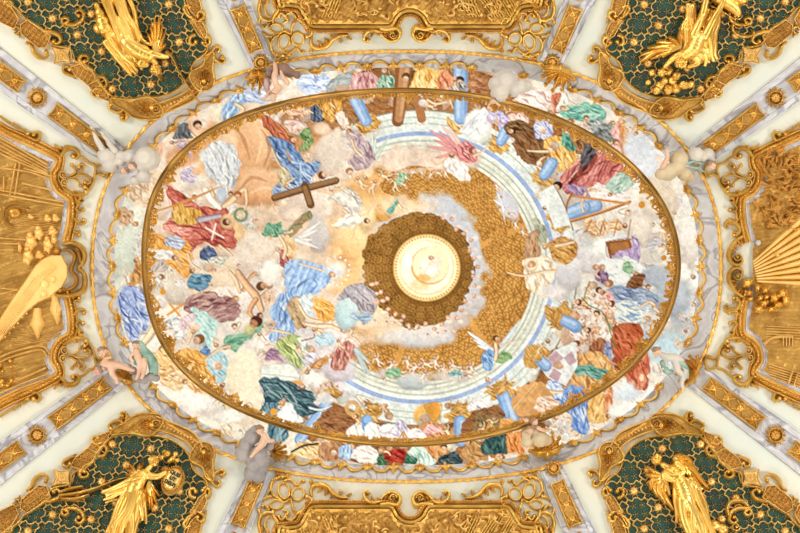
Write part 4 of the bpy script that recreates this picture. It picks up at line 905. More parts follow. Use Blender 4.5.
for k in range(64): a = k*2*PI/64; disc(427+31*math.cos(a), 268+31*math.sin(a), .8, (186, 128, 62))
disc(427, 268, 29.6, (250, 228, 188)); disc(427, 268, 27.6, (246, 210, 158)); disc(427, 267.5, 26, (248, 232, 206)); CL(420, 285, 12, 8, (240, 190, 140), soft=.6); CL(440, 250, 14, 8, (250, 226, 180), soft=.6)
disc(430, 266, 19, (222, 170, 104)); disc(431, 265, 18, (252, 224, 180)); CL(430, 272, 13, 9, (236, 214, 190), soft=.4); CL(428, 266, 13, 13, (248, 236, 222), soft=.4, puff=.5); CL(424, 278, 9, 5, (224, 166, 92), soft=.5); CL(408, 262, 6, 8, (244, 236, 228), soft=.4); ST([(424, 274), (430, 264), (436, 258)], 3, (244, 214, 190)); HD(432, 258, 2.6, (200, 160, 120))
FLESH_ON = True
# ---------------------------------------------------------------- the crowd of lesser figures and cloud streaks behind
rc_ = np.random.RandomState(77)
PAL = [(240, 206, 180), (238, 190, 150), (232, 220, 226), (214, 214, 226), (226, 196, 186), (236, 214, 170), (206, 214, 206), (246, 240, 236), (222, 182, 140), (200, 184, 180)]
for (u, v, rx, ry) in ((265, 180, 80, 80), (330, 230, 50, 80), (215, 260, 60, 70), (300, 140, 60, 40)): CL(u, v, rx, ry, (243, 196, 150), soft=.8, al=.42, puff=.6)
for k in range(560):
    a = rc_.uniform(0, 2*PI); q = rc_.uniform(.25, 1.0)**.6; u = CXP+300*q*math.cos(a); v = CYP+205*q*math.sin(a)
    if math.hypot(u-420, v-268) < 118 and u > 372: continue
    if 118 <= math.hypot(u-420, v-268) < 142 and abs(math.degrees(math.atan2(v-268, u-420))) < 125: continue
    if u < 330 and v < 200 and 215 < u and rc_.rand() < .6: continue
    c = PAL[rc_.randint(len(PAL))]; s_ = rc_.uniform(.6, 1.3)
    w = CV[int((v-FV0)*SS), int((u-FU0)*SS)]; c = tuple(.72*np.array(c)+.28*w)
    y = rc_.rand()
    if y < .5:
        n = 6; r = rc_.uniform(4, 9); pts = [(u+r*rc_.uniform(.6, 1.2)*math.cos(j*2*PI/n)*1.2, v+r*rc_.uniform(.6, 1.2)*math.sin(j*2*PI/n)) for j in range(n)]
        DR(pts, shade(c, .62), c, tuple(min(255, x*1.12) for x in c), rc_.uniform(0, 180), rc_.uniform(1.2, 2), .5, al=.8, seed=k % 5)
    elif y < .68: PU(u, v, s_*.8, rc_.uniform(0, 6.3), tuple(.5*np.array((238, 196, 166))+.5*w))
    elif y < .82: LM([(u, v), (u+rc_.uniform(-9, 9), v+rc_.uniform(-9, 9)), (u+rc_.uniform(-14, 14), v+rc_.uniform(-14, 14))], (3.6*s_, 2.8*s_, 1.8*s_), tuple(.5*np.array((236, 192, 160))+.5*w)); HD(u, v, 3*s_, (168, 120, 84), rc_.uniform(0, 6), (240, 204, 178))
    else: CL(u, v, rc_.uniform(5, 12), rc_.uniform(4, 8), tuple(.5*np.array(w)+.5*np.array((246, 240, 234))), rc_.uniform(0, 3), soft=.4, al=.8, puff=.7)
for (u, v, rx, ry, a, c, l) in ((222, 240, 30, 18, .3, (214, 190, 172), (244, 224, 206)), (255, 258, 24, 18, -.4, (200, 182, 168), (240, 222, 208)), (236, 300, 34, 12, .2, (226, 206, 196), (250, 242, 236)), (300, 276, 22, 12, .6, (206, 198, 196), (238, 232, 228)), (180, 296, 20, 12, 0, (206, 190, 176), (244, 232, 222)), (296, 352, 30, 16, .2, (208, 196, 204), (238, 226, 228)), (340, 372, 24, 12, .4, (206, 196, 204), (236, 224, 230)), (352, 244, 18, 22, 0, (236, 184, 120), (250, 216, 160)), (310, 205, 26, 16, .4, (216, 196, 184), (242, 228, 216)), (282, 250, 16, 16, 0, (222, 200, 176), (246, 232, 214)), (620, 236, 24, 12, .2, (214, 210, 214), (246, 244, 244)), (640, 225, 16, 26, 0, (226, 210, 196), (248, 242, 238)), (590, 262, 20, 16, .3, (200, 190, 196), (232, 226, 230)), (584, 340, 26, 22, 0, (196, 150, 120), (236, 206, 180)), (690, 230, 14, 40, 0, (236, 226, 220), (254, 252, 250)), (240, 196, 18, 10, 0, (214, 160, 120), (246, 200, 160)), (160, 200, 14, 20, 0, (210, 180, 156), (246, 226, 210))): CL(u, v, rx, ry, c, a, soft=.25, al=.85, puff=.45, lit=l)
# ---------------------------------------------------------------- painted figures, upper left
W = (240, 238, 240)
CL(248, 152, 38, 36, (222, 150, 98), soft=.4, lit=(246, 196, 150)); CL(262, 186, 34, 24, (226, 160, 108), soft=.4, lit=(248, 206, 166)); CL(222, 150, 14, 26, (232, 176, 130), .4, lit=(248, 214, 180)); CL(180, 158, 20, 14, (242, 182, 136)); CL(150, 180, 22, 16, (236, 208, 182))
CL(150, 150, 18, 14, (240, 186, 154)); CL(222, 115, 14, 12, (238, 228, 206)); CL(212, 92, 18, 8, (246, 214, 186)); CL(190, 112, 18, 14, (243, 198, 170), lit=(250, 222, 200))
DR([(174, 138), (180, 124), (188, 127), (197, 139), (190, 141)], (70, 72, 80), (112, 116, 122), (170, 172, 176), 60, 1.4)
HD(198, 126, 4.6, (90, 62, 50), 1.4); LM([(192, 134), (200, 140), (208, 134)], 3); DR([(180, 150), (172, 142), (186, 142), (196, 146), (194, 152), (186, 156)], (160, 130, 150), (196, 170, 188), (232, 216, 226), 20, 1.2)
DR([(221, 122), (223, 108), (232, 96), (242, 90), (247, 100), (240, 108), (236, 120), (226, 128)], (70, 100, 160), (140, 176, 222), (228, 238, 250), 110, 1.5); LM([(236, 104), (244, 110), (234, 118)], 4)
DR([(243, 92), (252, 84), (268, 88), (275, 98), (262, 103), (248, 102)], (110, 130, 190), (190, 205, 238), (240, 244, 252), 20, 1.3); LM([(262, 108), (274, 112), (284, 104)], 5)
DR([(203, 158), (208, 146), (222, 143), (236, 150), (240, 164), (236, 182), (226, 196), (216, 198), (218, 184), (208, 176)], (150, 154, 166), (212, 214, 220), (246, 246, 248), 70, 1.1)
DR([(180, 172), (192, 168), (199, 174), (196, 182), (184, 180)], (160, 136, 170), (206, 186, 212), (236, 226, 240), 30, 1.2); CL(196, 172, 6, 5, (226, 180, 140))
DR([(262, 116), (272, 118), (286, 132), (296, 142), (292, 152), (280, 148), (268, 132)], (120, 50, 36), (190, 100, 70), (228, 150, 110), 50, 1.4)
DR([(284, 122), (296, 120), (306, 128), (300, 134), (288, 130)], (190, 140, 130), (236, 206, 196), (250, 236, 230), 20, 1.2); HD(292, 118, 3.4, (180, 120, 80), 2.6); HD(302, 116, 3, (150, 96, 60), 1.2)
DR([(298, 134), (308, 129), (314, 140), (308, 150), (300, 151), (304, 142)], (70, 100, 56), (124, 158, 98), (186, 204, 150), 60, 1.4); HD(293, 140, 3.4, (150, 100, 60), .4)
CL(330, 154, 19, 27, (210, 192, 178), a=.1, soft=.25, al=1, lit=(232, 216, 200)); CL(303, 168, 14, 14, (238, 206, 176)); CL(322, 130, 12, 8, (240, 208, 184))
DR([(266, 140), (274, 137), (286, 141), (297, 152), (306, 162), (318, 160), (321, 166), (314, 176), (312, 188), (300, 190), (292, 182), (282, 170), (276, 156)], (38, 60, 112), (112, 146, 196), (214, 228, 246), 52, 1.3, .8)
DR([(286, 190), (272, 193), (276, 186), (290, 176), (300, 186)], (50, 76, 130), (150, 180, 220), (240, 244, 250), 30, 2.2); LM([(272, 148), (278, 162), (290, 178)], (3, 3.4, 3), (206, 176, 140)); LM([(270, 150), (266, 158)], 2.4)
DR([(280, 165), (290, 172), (284, 186), (278, 180)], (150, 130, 90), (210, 190, 150), (236, 222, 190), 70, 1.6)
HD(324, 175, 4.2, (110, 70, 46), -.4); LM([(316, 174), (322, 184), (332, 182)], 3)
ST([(275, 198), (305, 189), (336, 181)], 7.5, (120, 84, 52)); ST([(275, 197), (305, 188), (336, 180)], 4.5, (172, 128, 86), al=.8); ST([(305, 186), (311, 205)], 8, (122, 84, 50)); ST([(305, 188), (310, 203)], 4.5, (172, 128, 86), al=.8)
# top: figures between rim and ring, columns, entablature
DR([(298, 88), (300, 78), (312, 73), (326, 76), (333, 84), (328, 94), (310, 95)], (120, 142, 206), (196, 212, 242), (240, 244, 252), 15, 1.0)
DR([(325, 90), (336, 78), (348, 72), (356, 72), (350, 86), (338, 91)], (110, 120, 128), (160, 168, 172), (206, 210, 208), 150, 1.2); CL(342, 88, 9, 4, (206, 170, 150))
DR([(354, 92), (352, 80), (360, 73), (374, 74), (380, 84), (376, 92)], (160, 90, 96), (218, 164, 164), (246, 220, 216), 80, 1.8); DR([(380, 92), (378, 82), (384, 75), (396, 76), (398, 88), (392, 93)], (60, 120, 96), (136, 184, 160), (226, 234, 220), 60, 2.0)
DR([(415, 92), (413, 78), (418, 70), (436, 70), (448, 78), (452, 92)], (206, 130, 50), (246, 196, 110), (255, 238, 190), 75, .9); DR([(440, 90), (438, 76), (446, 72), (454, 78), (452, 92)], (180, 90, 60), (226, 140, 100), (244, 196, 160), 80, 1.4)
DR([(470, 92), (470, 80), (486, 77), (489, 92)], (140, 84, 52), (186, 126, 86), (214, 164, 124), 10, 1.2)
DR([(311, 118), (313, 103), (320, 98), (325, 106), (324, 120), (316, 122)], (30, 40, 62), (72, 88, 114), (136, 150, 172), 80, 1.4); DR([(325, 120), (324, 102), (334, 99), (341, 104), (338, 120), (332, 122)], (160, 100, 36), (226, 164, 74), (250, 214, 140), 80, 1.5)
HD(297, 104, 3.5, (100, 70, 50), 1); HD(304, 101, 3.2, (180, 130, 80), 2); DR([(286, 108), (296, 104), (306, 108), (304, 114), (290, 116)], (180, 120, 90), (232, 180, 140), (250, 222, 196), 20, 1.3); DR([(336, 116), (344, 112), (350, 124), (344, 128)], (200, 170, 150), (240, 220, 206), (252, 244, 238), 60, 1.2)
COLM((354, 96), (368, 124), 13); ST([(404, 70), (398, 121)], (17, 12), (150, 96, 56)); ST([(405, 70), (399, 119)], (11, 8), (196, 142, 96)); ST([(407, 70), (401, 116)], (4, 3), (222, 176, 132), al=.7); ST([(418, 100), (422, 119)], 9, (186, 126, 78)); HD(406, 78, 4, (110, 76, 56), 1.6)
COLM((461, 70), (461, 122), 15, False); DR([(448, 118), (454, 122), (462, 126), (470, 120), (472, 128), (464, 134), (452, 132)], (170, 110, 50), (226, 176, 96), (246, 214, 150), 50, 2); HD(460, 82, 4.6, (70, 54, 50), 1.5); DR([(452, 92), (454, 84), (466, 84), (468, 92)], (60, 90, 90), (160, 150, 150), (230, 220, 216), 60, 1.6)
PU(430, 106, .8, .3); HD(424, 104, 4, (230, 226, 230), .6, (246, 226, 214)); LM([(428, 100), (436, 104), (446, 102)], 3)
WG((374, 156), [(366, 148), (370, 138), (372, 132), (376, 136)], (214, 226, 216), 4); WG((376, 158), [(390, 136), (386, 142), (382, 148)], (212, 224, 210), 4)
DR([(346, 134), (352, 128), (362, 133), (370, 144), (375, 156), (368, 166), (356, 170), (348, 162), (354, 150)], (130, 100, 112), (190, 164, 170), (228, 212, 212), 60, 1.2); LM([(352, 140), (356, 150), (362, 156)], 3)
for k in range(7): PU(398+k*8, 174+2*math.sin(k*2), .55, k*1.3, (240, 204, 176)); CL(398+k*8, 170+2*math.sin(k), 6, 3, (238, 216, 200), al=.6)
# pink angel
CL(462, 160, 22, 14, (240, 214, 200)); WG((462, 152), [(431, 131), (434, 140), (428, 147), (440, 132), (436, 158)], (232, 158, 156), 5); WG((464, 150), [(442, 126), (450, 128)], (248, 206, 196), 5)
DR([(452, 148), (464, 142), (472, 146), (478, 156), (472, 164), (460, 160)], (150, 60, 66), (220, 136, 134), (248, 200, 194), 50, 1.8); DR([(450, 158), (462, 162), (470, 170), (466, 182), (452, 176), (444, 166)], (190, 180, 180), (240, 228, 222), (252, 248, 246), 70, 1.2); HD(474, 151, 3.6, (170, 90, 60), .3); LM([(474, 156), (482, 152), (490, 144)], (3, 2.4, 1.6)); LM([(446, 158), (438, 164), (432, 160)], (2.6, 2, 1.4))
CL(478, 126, 16, 18, (240, 238, 232), soft=.3, al=1, lit=(250, 248, 244)); DR([(462, 130), (472, 118), (486, 106), (492, 112), (488, 128), (476, 140)], (190, 190, 200), (234, 236, 236), (252, 252, 250), 130, .8); HD(489, 108, 3.2, (150, 84, 46), 1.2)
DR([(487, 116), (496, 112), (508, 116), (513, 128), (502, 132), (496, 126), (488, 124)], (150, 140, 200), (200, 190, 230), (240, 236, 248), 30, 1.6); ST([(488, 120), (504, 124)], 1.2, (236, 170, 60)); ST([(497, 116), (496, 132)], 1.2, (236, 170, 60)); DR([(511, 128), (512, 114), (522, 112), (528, 120), (524, 128)], (200, 130, 120), (242, 206, 196), (252, 236, 230), 60, 1.2); HD(516, 112, 3.4, (190, 130, 80), 1.4)
DR([(508, 112), (512, 100), (522, 90), (536, 88), (550, 92), (556, 106), (552, 114), (536, 112), (520, 104)], (190, 140, 132), (242, 222, 216), (252, 248, 246), 30, 1.2); DR([(554, 112), (552, 98), (560, 94), (566, 102), (562, 112)], (150, 62, 40), (214, 122, 86), (240, 172, 130), 80, 1.6); DR([(556, 110), (564, 92), (570, 96), (566, 108)], (180, 160, 150), (240, 232, 226), (252, 250, 250), 60, 1.0)
COLM((506, 132), (500, 144), 12); DR([(504, 128), (518, 120), (532, 128), (530, 140), (514, 136)], (70, 46, 30), (130, 96, 62), (180, 140, 96), 20, 1.5); HD(512, 131, 3.4, (80, 50, 34), 2.6)
DR([(512, 134), (530, 132), (546, 146), (540, 166), (524, 160), (516, 148)], (96, 60, 36), (142, 98, 62), (176, 130, 90), 55, 1); DR([(533, 126), (540, 120), (551, 122), (554, 130), (548, 141), (538, 140)], (90, 96, 176), (190, 194, 228), (250, 250, 252), 60, 1.6); HD(543, 131, 3.6, (236, 226, 222), 1.2)
DR([(546, 143), (552, 136), (562, 138), (574, 146), (578, 158), (570, 168), (556, 172), (546, 170), (548, 156)], (190, 110, 44), (240, 182, 92), (254, 228, 160), 60, 1.5); HD(554, 147, 4.4, (206, 196, 186), 2.4, (220, 170, 136), beard=(230, 226, 220)); LM([(548, 152), (538, 152), (528, 151)], (4, 3, 2)); COLM((552, 164), (543, 178), 13)
DR([(563, 148), (562, 134), (566, 129), (572, 138), (574, 150)], (50, 110, 96), (96, 172, 152), (170, 214, 196), 75, 1.5); DR([(570, 128), (584, 134), (588, 150), (576, 152)], (110, 70, 44), (170, 120, 84), (214, 170, 130), 60, 1.4)
DR([(560, 113), (566, 106), (582, 104), (598, 107), (606, 114), (598, 122), (584, 122), (572, 118)], (60, 132, 124), (130, 196, 180), (200, 230, 214), 12, 1.1); DR([(584, 122), (602, 120), (614, 126), (606, 134), (592, 130)], (90, 96, 98), (150, 158, 158), (214, 216, 214), 30, 1.0)
DR([(608, 148), (610, 138), (618, 122), (624, 124), (626, 138), (628, 160), (618, 162)], (200, 120, 120), (244, 196, 196), (252, 232, 230), 75, .8); DR([(619, 124), (623, 121), (629, 140), (629, 160), (624, 160)], (206, 110, 40), (236, 156, 82), (246, 190, 130), 80, 1); DR([(592, 132), (608, 130), (616, 142), (606, 144)], (60, 66, 68), (110, 116, 118), (170, 174, 172), 30, 1.0)
CL(642, 158, 18, 36, (236, 236, 244), a=-.45, soft=.4, al=1, lit=(214, 218, 230)); CL(656, 196, 18, 26, (240, 228, 212), lit=(226, 206, 184)); CL(668, 205, 12, 24, (232, 214, 194))
DR([(560, 186), (566, 170), (580, 158), (594, 150), (604, 152), (618, 162), (630, 176), (630, 186), (616, 196), (600, 190), (584, 192), (570, 194)], (124, 44, 46), (208, 112, 104), (246, 194, 184), 125, 1.2, .8)
DR([(582, 164), (594, 152), (600, 156), (588, 172), (574, 184), (568, 182)], (90, 30, 30), (146, 66, 58), (200, 120, 104), 125, 1.4); DR([(588, 188), (604, 184), (624, 192), (630, 202), (610, 204), (592, 198)], (200, 160, 156), (244, 230, 226), (254, 252, 250), 15, 1.1); DR([(606, 186), (616, 176), (628, 174), (632, 186), (618, 194)], (110, 150, 130), (176, 204, 190), (226, 236, 226), 130, 1.1); DR([(592, 140), (600, 146), (592, 160), (580, 168), (584, 152)], (44, 40, 48), (88, 84, 92), (140, 136, 140), 125, 1.4)
COLM((596, 206), (574, 212), 14, False); COLM((584, 208), (560, 218), 15); HD(557, 187, 4.6, (66, 44, 30), 2.2); DR([(566, 188), (574, 184), (586, 190), (590, 198), (580, 196)], (110, 80, 130), (170, 140, 180), (220, 200, 224), 40, 1.4); LM([(586, 194), (582, 204), (584, 212)], (4, 3, 2.4))
ST([(566, 223), (600, 213), (630, 202)], 3.2, (170, 104, 46)); ST([(566, 222), (600, 212), (630, 201)], 1.6, (232, 168, 98)); ST([(572, 196), (600, 200), (629, 204)], 2.6, (214, 146, 84)); ST([(572, 194), (567, 206), (567, 223)], 2.4, (170, 110, 56)); 
for k in range(8): ST([(576+k*6, 198+k*.6), (576+k*5.6, 219-k*2)], .5, (200, 160, 110), al=.7)
for (u, v) in ((590, 225), (604, 228), (616, 226), (596, 236)): PU(u, v, .9, u*.3, (238, 200, 166)); DR([(u-6, v-4), (u+2, v-6), (u+6, v+5), (u-4, v+6)], (190, 120, 66), (232, 186, 130), (252, 240, 226), u*7, 1.6, .4)
for k in range(4): ST([(586+k*14, 232+k*2), (592+k*13, 220)], 1.6, (178, 120, 70), al=.8)
RC(140, 157, -32, -16, (228, 232, 230)); CL(600, 246, 26, 12, (238, 240, 240), soft=.5); 
PG([(606, 242), (630, 239), (634, 252), (610, 259)], (164, 98, 50), 0, edge=.6); PG([(610, 244), (628, 242), (630, 250), (612, 254)], (190, 128, 74), 0); DR([(612, 256), (630, 250), (634, 236), (640, 246), (638, 262), (622, 264)], (120, 90, 140), (190, 164, 206), (230, 216, 236), 60, 1.4)
DR([(598, 262), (612, 258), (634, 260), (646, 268), (640, 286), (622, 289), (602, 282), (596, 272)], (190, 196, 200), (236, 238, 240), (252, 252, 252), 20, 1.1); DR([(622, 270), (626, 262), (636, 266), (634, 273)], (90, 150, 96), (150, 192, 150), (200, 224, 196), 40, 1.2); DR([(596, 278), (598, 270), (606, 270), (608, 280), (602, 284)], (80, 50, 90), (140, 104, 140), (196, 166, 196), 60, 1.3); HD(603, 268, 3, (190, 150, 110), 1)
CL(660, 276, 22, 13, (170, 178, 196), a=-.2, soft=.3, al=1, lit=(206, 210, 220)); CL(672, 296, 18, 24, (166, 176, 196), soft=.4, lit=(206, 214, 224)); DR([(628, 292), (630, 280), (638, 274), (646, 276), (642, 290)], (80, 46, 26), (142, 90, 54), (190, 134, 88), 20, 1.6)
disc(642, 205, 3.4, (226, 150, 50)); disc(664, 258, 2.8, (214, 146, 60)); disc(661, 330, 2.5, (222, 156, 80))
# right: gold-brown figure, white angel, clouds
CL(568, 274, 17, 18, (202, 196, 204), soft=.25, al=1, lit=(226, 222, 224)); DR([(548, 246), (556, 238), (570, 238), (577, 248), (572, 262), (556, 262)], (140, 84, 34), (206, 150, 76), (240, 196, 124), 30, 1.4); LM([(556, 246), (566, 244), (574, 242)], (4, 4, 3))
DR([(532, 222), (540, 220), (546, 232), (548, 244), (538, 244)], (130, 134, 110), (172, 176, 152), (208, 210, 190), 75, 1.0); DR([(527, 236), (538, 234), (539, 258), (526, 258)], (140, 96, 62), (188, 144, 106), (214, 176, 140), 80, 1.2)
DR([(524, 262), (534, 256), (548, 256), (556, 266), (554, 284), (546, 296), (530, 292), (526, 276)], (200, 170, 130), (244, 226, 202), (253, 246, 234), 70, 1.0); HD(531, 265, 3.8, (210, 160, 100), 2.6, halo=(246, 226, 190)); LM([(508, 273), (524, 276), (544, 272), (556, 271)], (1.6, 2.6, 3.2, 3)); CL(556, 292, 20, 10, (222, 214, 212), soft=.5)
CL(508, 205, 12, 22, (224, 220, 226), a=-.5, soft=.35, al=1, lit=(206, 206, 216)); 
for (u, v, a) in ((497, 186, 1), (503, 208, .4), (516, 224, 1.4), (500, 200, 2), (512, 214, .2), (523, 232, 1)): PU(u, v, .6, a, (240, 204, 184)); 
WG((503, 206), [(497, 192), (494, 200), (505, 222), (504, 216)], (226, 228, 240), 3)
# lower right figures
DR([(604, 306), (606, 292), (622, 287), (644, 290), (658, 298), (650, 306), (634, 304), (618, 312), (610, 310)], (96, 112, 150), (150, 166, 196), (206, 214, 228), 15, 1.4); DR([(600, 300), (606, 292), (614, 300), (618, 314), (606, 318)], (200, 110, 120), (244, 184, 180), (252, 222, 216), 60, 1.1); DR([(612, 306), (624, 302), (640, 304), (650, 308), (644, 320), (628, 324), (614, 322)], (110, 150, 206), (222, 226, 226), (252, 244, 216), 20, 1.4); LM([(642, 306), (650, 302), (655, 305)], 3)
HD(608, 284, 4, (190, 130, 86), 2.8, (236, 186, 160)); HD(592, 286, 4.5, (196, 170, 150), 2.8); HD(600, 291, 3.6, (110, 66, 40), .6)
DR([(612, 328), (624, 322), (636, 324), (642, 334), (641, 348), (630, 360), (616, 358), (612, 344)], (130, 48, 24), (196, 96, 60), (228, 140, 100), 50, 1.2); DR([(622, 370), (634, 352), (648, 348), (650, 372), (646, 392), (634, 388)], (150, 60, 36), (216, 116, 84), (242, 176, 146), 80, .9); DR([(614, 358), (628, 356), (640, 362), (630, 372), (616, 368)], (120, 44, 24), (184, 84, 54), (216, 124, 90), 60, 1.2); CL(642, 378, 3, 5, (250, 222, 190), soft=.4)
rf = np.random.RandomState(4)
for k in range(15):
    u = 576+(k % 4)*11+rf.uniform(-2, 2); v = 304+(k//4)*14+rf.uniform(-2, 2); DR([(u-6, v-2), (u, v-5), (u+6, v+2), (u+2, v+8), (u-5, v+6)], (150, 84, 50), ((240, 214, 196), (222, 150, 100), (246, 238, 234))[k % 3], (252, 240, 230), rf.uniform(0, 180), 1.8, .5); HD(u, v-2, 3.4, ((120, 70, 44), (206, 170, 130), (226, 220, 216))[k % 3], rf.uniform(1.5, 4))
for a in ([(582, 298), (590, 306), (602, 312), (612, 330)], [(576, 320), (582, 334)], [(606, 316), (612, 336), (616, 348)], [(590, 282), (586, 292), (584, 300)]): ST(a, 1.5, (110, 140, 84), al=.9)
COLM((576, 327), (561, 318), 13); DR([(588, 346), (604, 338), (612, 350), (606, 364), (592, 362)], (110, 56, 36), (160, 96, 66), (210, 150, 110), 70, 1.5); DR([(604, 358), (606, 344), (612, 344), (612, 362)], (70, 80, 120), (140, 150, 190), (200, 206, 226), 80, 1.4)
DR([(572, 358), (590, 352), (606, 356), (614, 370), (610, 388), (594, 392), (576, 386), (570, 370)], (170, 104, 56), (230, 176, 110), (250, 218, 164), 75, 1.2); DR([(570, 368), (588, 364), (604, 370), (618, 374), (616, 382), (596, 378), (576, 374)], (50, 110, 104), (106, 168, 156), (170, 206, 192), 15, 1.3); HD(583, 350, 5, (222, 216, 210), 2.4, (244, 214, 196)); HD(562, 365, 4, (226, 190, 160), .4)
PG([(539, 366), (556, 350), (576, 342), (578, 366), (566, 386), (548, 378)], (232, 234, 234), 0, edge=.4); PG([(545, 361), (556, 351), (564, 358), (554, 368)], (206, 170, 180), 0); PG([(564, 358), (572, 351), (577, 362), (570, 366)], (206, 172, 184), 0); PG([(554, 368), (562, 374), (558, 382), (549, 377)], (200, 164, 176), 0)
HD(560, 366, 4.2, (214, 170, 130), .3); DR([(548, 386), (552, 380), (566, 388), (574, 400), (560, 404), (548, 396)], (80, 110, 190), (190, 206, 234), (248, 250, 252), 40, 1.6); LM([(540, 386), (552, 392), (566, 392)], (3, 4, 3)); HD(540, 387, 3.6, (222, 200, 170), 2.2)
for (a, b) in (((566, 322), (557, 317)),): pass
DR([(546, 305), (556, 308), (566, 304), (566, 316), (560, 330), (550, 322), (545, 316)], (140, 90, 34), (208, 154, 76), (240, 200, 130), 50, 2.2); COLM((574, 326), (558, 318), 12, False)
DR([(526, 352), (534, 344), (548, 350), (546, 360), (536, 368), (526, 366)], (140, 90, 34), (208, 154, 76), (240, 200, 130), 50, 2.2); COLM((546, 366), (538, 358), 12, False); COLM((512, 420), (502, 392), 15); COLM((461, 440), (460, 418), 14); COLM((369, 436), (367, 418), 13); COLM((300, 440), (332, 396), 11)
# angel on the cornice, cherub row and cloud
WG((492, 350), [(468, 332), (474, 340), (478, 346)], (228, 230, 240), 5); WG((502, 346), [(520, 321), (516, 328), (510, 334)], (216, 224, 232), 5); DR([(484, 352), (492, 348), (496, 360), (492, 370), (482, 364)], (70, 110, 170), (120, 164, 214), (190, 214, 236), 70, 1.5); DR([(494, 356), (506, 350), (512, 358), (502, 362)], (84, 130, 70), (136, 176, 116), (190, 210, 160), 30, 1.5); LM([(496, 344), (497, 352), (496, 360)], (4, 4.4, 4)); LM([(502, 346), (512, 342), (521, 340)], (2.4, 2, 1.4)); HD(497, 339, 3.4, (110, 66, 40), .5)
CL(414, 382, 22, 10, (168, 180, 190), soft=.3, al=1, lit=(214, 212, 208)); CL(448, 376, 28, 8, (206, 196, 190), soft=.5); CL(386, 374, 14, 8, (214, 206, 204), soft=.5)
for (u, v, a) in ((378, 360, 1), (392, 366, 2.2), (398, 372, .4), (408, 362, 1.2), (416, 368, 2.4), (426, 364, .2), (436, 362, 1.3), (444, 370, 1), (454, 366, .6), (462, 372, 2.2), (472, 368, 1.2), (424, 376, 2), (388, 378, .2), (470, 376, .4)): PU(u, v, .8, a, (242, 206, 184))
DR([(386, 372), (396, 368), (402, 376), (392, 378)], (90, 140, 100), (140, 184, 144), (200, 220, 190), 20, 1.3); DR([(449, 372), (456, 368), (460, 376), (452, 378)], (70, 130, 130), (130, 180, 176), (200, 220, 216), 20, 1.3)
for k in range(12): PU(370+k*7.6+rf.uniform(-2, 2), 330-abs(k-6)*1.2+rf.uniform(-1, 1)-2+ (10 if k > 7 else 0), .42, k*.9, (244, 206, 186))
# left centre: red knight, wreath, orange cloak
CL(222, 232, 22, 14, (252, 206, 140), soft=.5); CL(230, 232, 16, 13, (253, 214, 160)); DR([(166, 188), (170, 184), (182, 194), (196, 204), (214, 210), (224, 208), (236, 236), (234, 250), (222, 248), (198, 244), (190, 258), (182, 242), (164, 226), (172, 214)], (142, 46, 44), (204, 104, 88), (240, 168, 150), 35, 1.2, .8)
DR([(174, 222), (173, 208), (186, 206), (200, 210), (200, 222), (186, 225)], (170, 110, 36), (226, 174, 82), (250, 214, 140), 85, 2.4); DR([(165, 224), (178, 226), (192, 230), (190, 238), (176, 236), (167, 232)], (190, 90, 80), (238, 150, 136), (250, 200, 186), 20, 1.2)
LM([(200, 220), (210, 218), (220, 216)], (7, 6, 5), (176, 166, 180)); ST([(206, 228), (224, 238)], 2, (250, 240, 230)); ST([(216, 224), (212, 240)], 2, (250, 240, 230)); ST([(206, 190), (212, 200), (220, 208)], (6, 7, 5), (246, 236, 228), sh=.6); LM([(211, 188), (214, 196)], 3)
ST([(152, 213), (190, 200), (224, 185)], (1, 3.4, .8), (214, 152, 84)); ST([(152, 219), (176, 221)], 1, (230, 190, 160)); HD(228, 222, 4, (120, 74, 46), -.3, halo=(250, 214, 160)); LM([(220, 246), (228, 252), (233, 256)], (4, 3, 2))
ST([(241+6*math.cos(a), 215+6*math.sin(a)) for a in np.arange(13)*PI/6], 3, (134, 154, 108)); CL(241, 215, 3, 3, (250, 220, 180), soft=.3); LM([(224, 206), (232, 200), (240, 192), (246, 188)], (6, 7, 6, 4)); LM([(246, 190), (247, 202), (245, 210)], (4, 3, 2)); HD(238, 196, 3.6, (190, 110, 60), 1.6); CL(222, 195, 5, 10, (200, 210, 226))
DR([(149, 246), (156, 234), (170, 240), (184, 238), (192, 252), (194, 266), (186, 278), (176, 270), (166, 262), (152, 254)], (200, 110, 36), (240, 170, 84), (252, 210, 140), 40, 1.4); DR([(152, 252), (162, 249), (176, 256), (172, 260), (158, 258)], (200, 190, 190), (240, 236, 234), (252, 252, 252), 15, 1.0); DR([(164, 240), (174, 236), (184, 242), (180, 250), (168, 248)], (110, 120, 160), (196, 202, 224), (244, 244, 250), 20, 1.2)
DR([(201, 256), (204, 249), (212, 248), (217, 256), (210, 261)], (40, 52, 84), (84, 100, 140), (150, 166, 196), 30, 1.4); HD(210, 268, 5, (222, 200, 176), .2); DR([(188, 280), (196, 273), (208, 275), (212, 283), (204, 290), (192, 288)], (54, 96, 130), (98, 146, 178), (160, 196, 214), 15, 1.2); CL(196, 264, 8, 6, (236, 228, 224)); LM([(188, 254), (192, 264), (200, 270)], 3)
DR([(262, 234), (266, 224), (276, 226), (282, 222), (286, 232), (274, 236)], (54, 110, 84), (110, 168, 136), (190, 214, 190), 50, 1.8); CL(262, 250, 15, 15, (220, 196, 176), soft=.3, lit=(244, 226, 208)); CL(292, 212, 16, 12, (236, 214, 196))
LM([(230, 272), (236, 280), (240, 292)], (4, 5, 4)); LM([(244, 290), (250, 278), (256, 273)], (5, 4, 3), (216, 160, 116)); HD(263, 286, 5, (110, 70, 46), -.2, (214, 160, 120)); LM([(238, 272), (246, 284), (256, 296), (262, 310)], (6, 8, 9, 6), (226, 176, 136)); LM([(256, 300), (250, 312), (258, 322)], (6, 5, 3), (214, 156, 112))
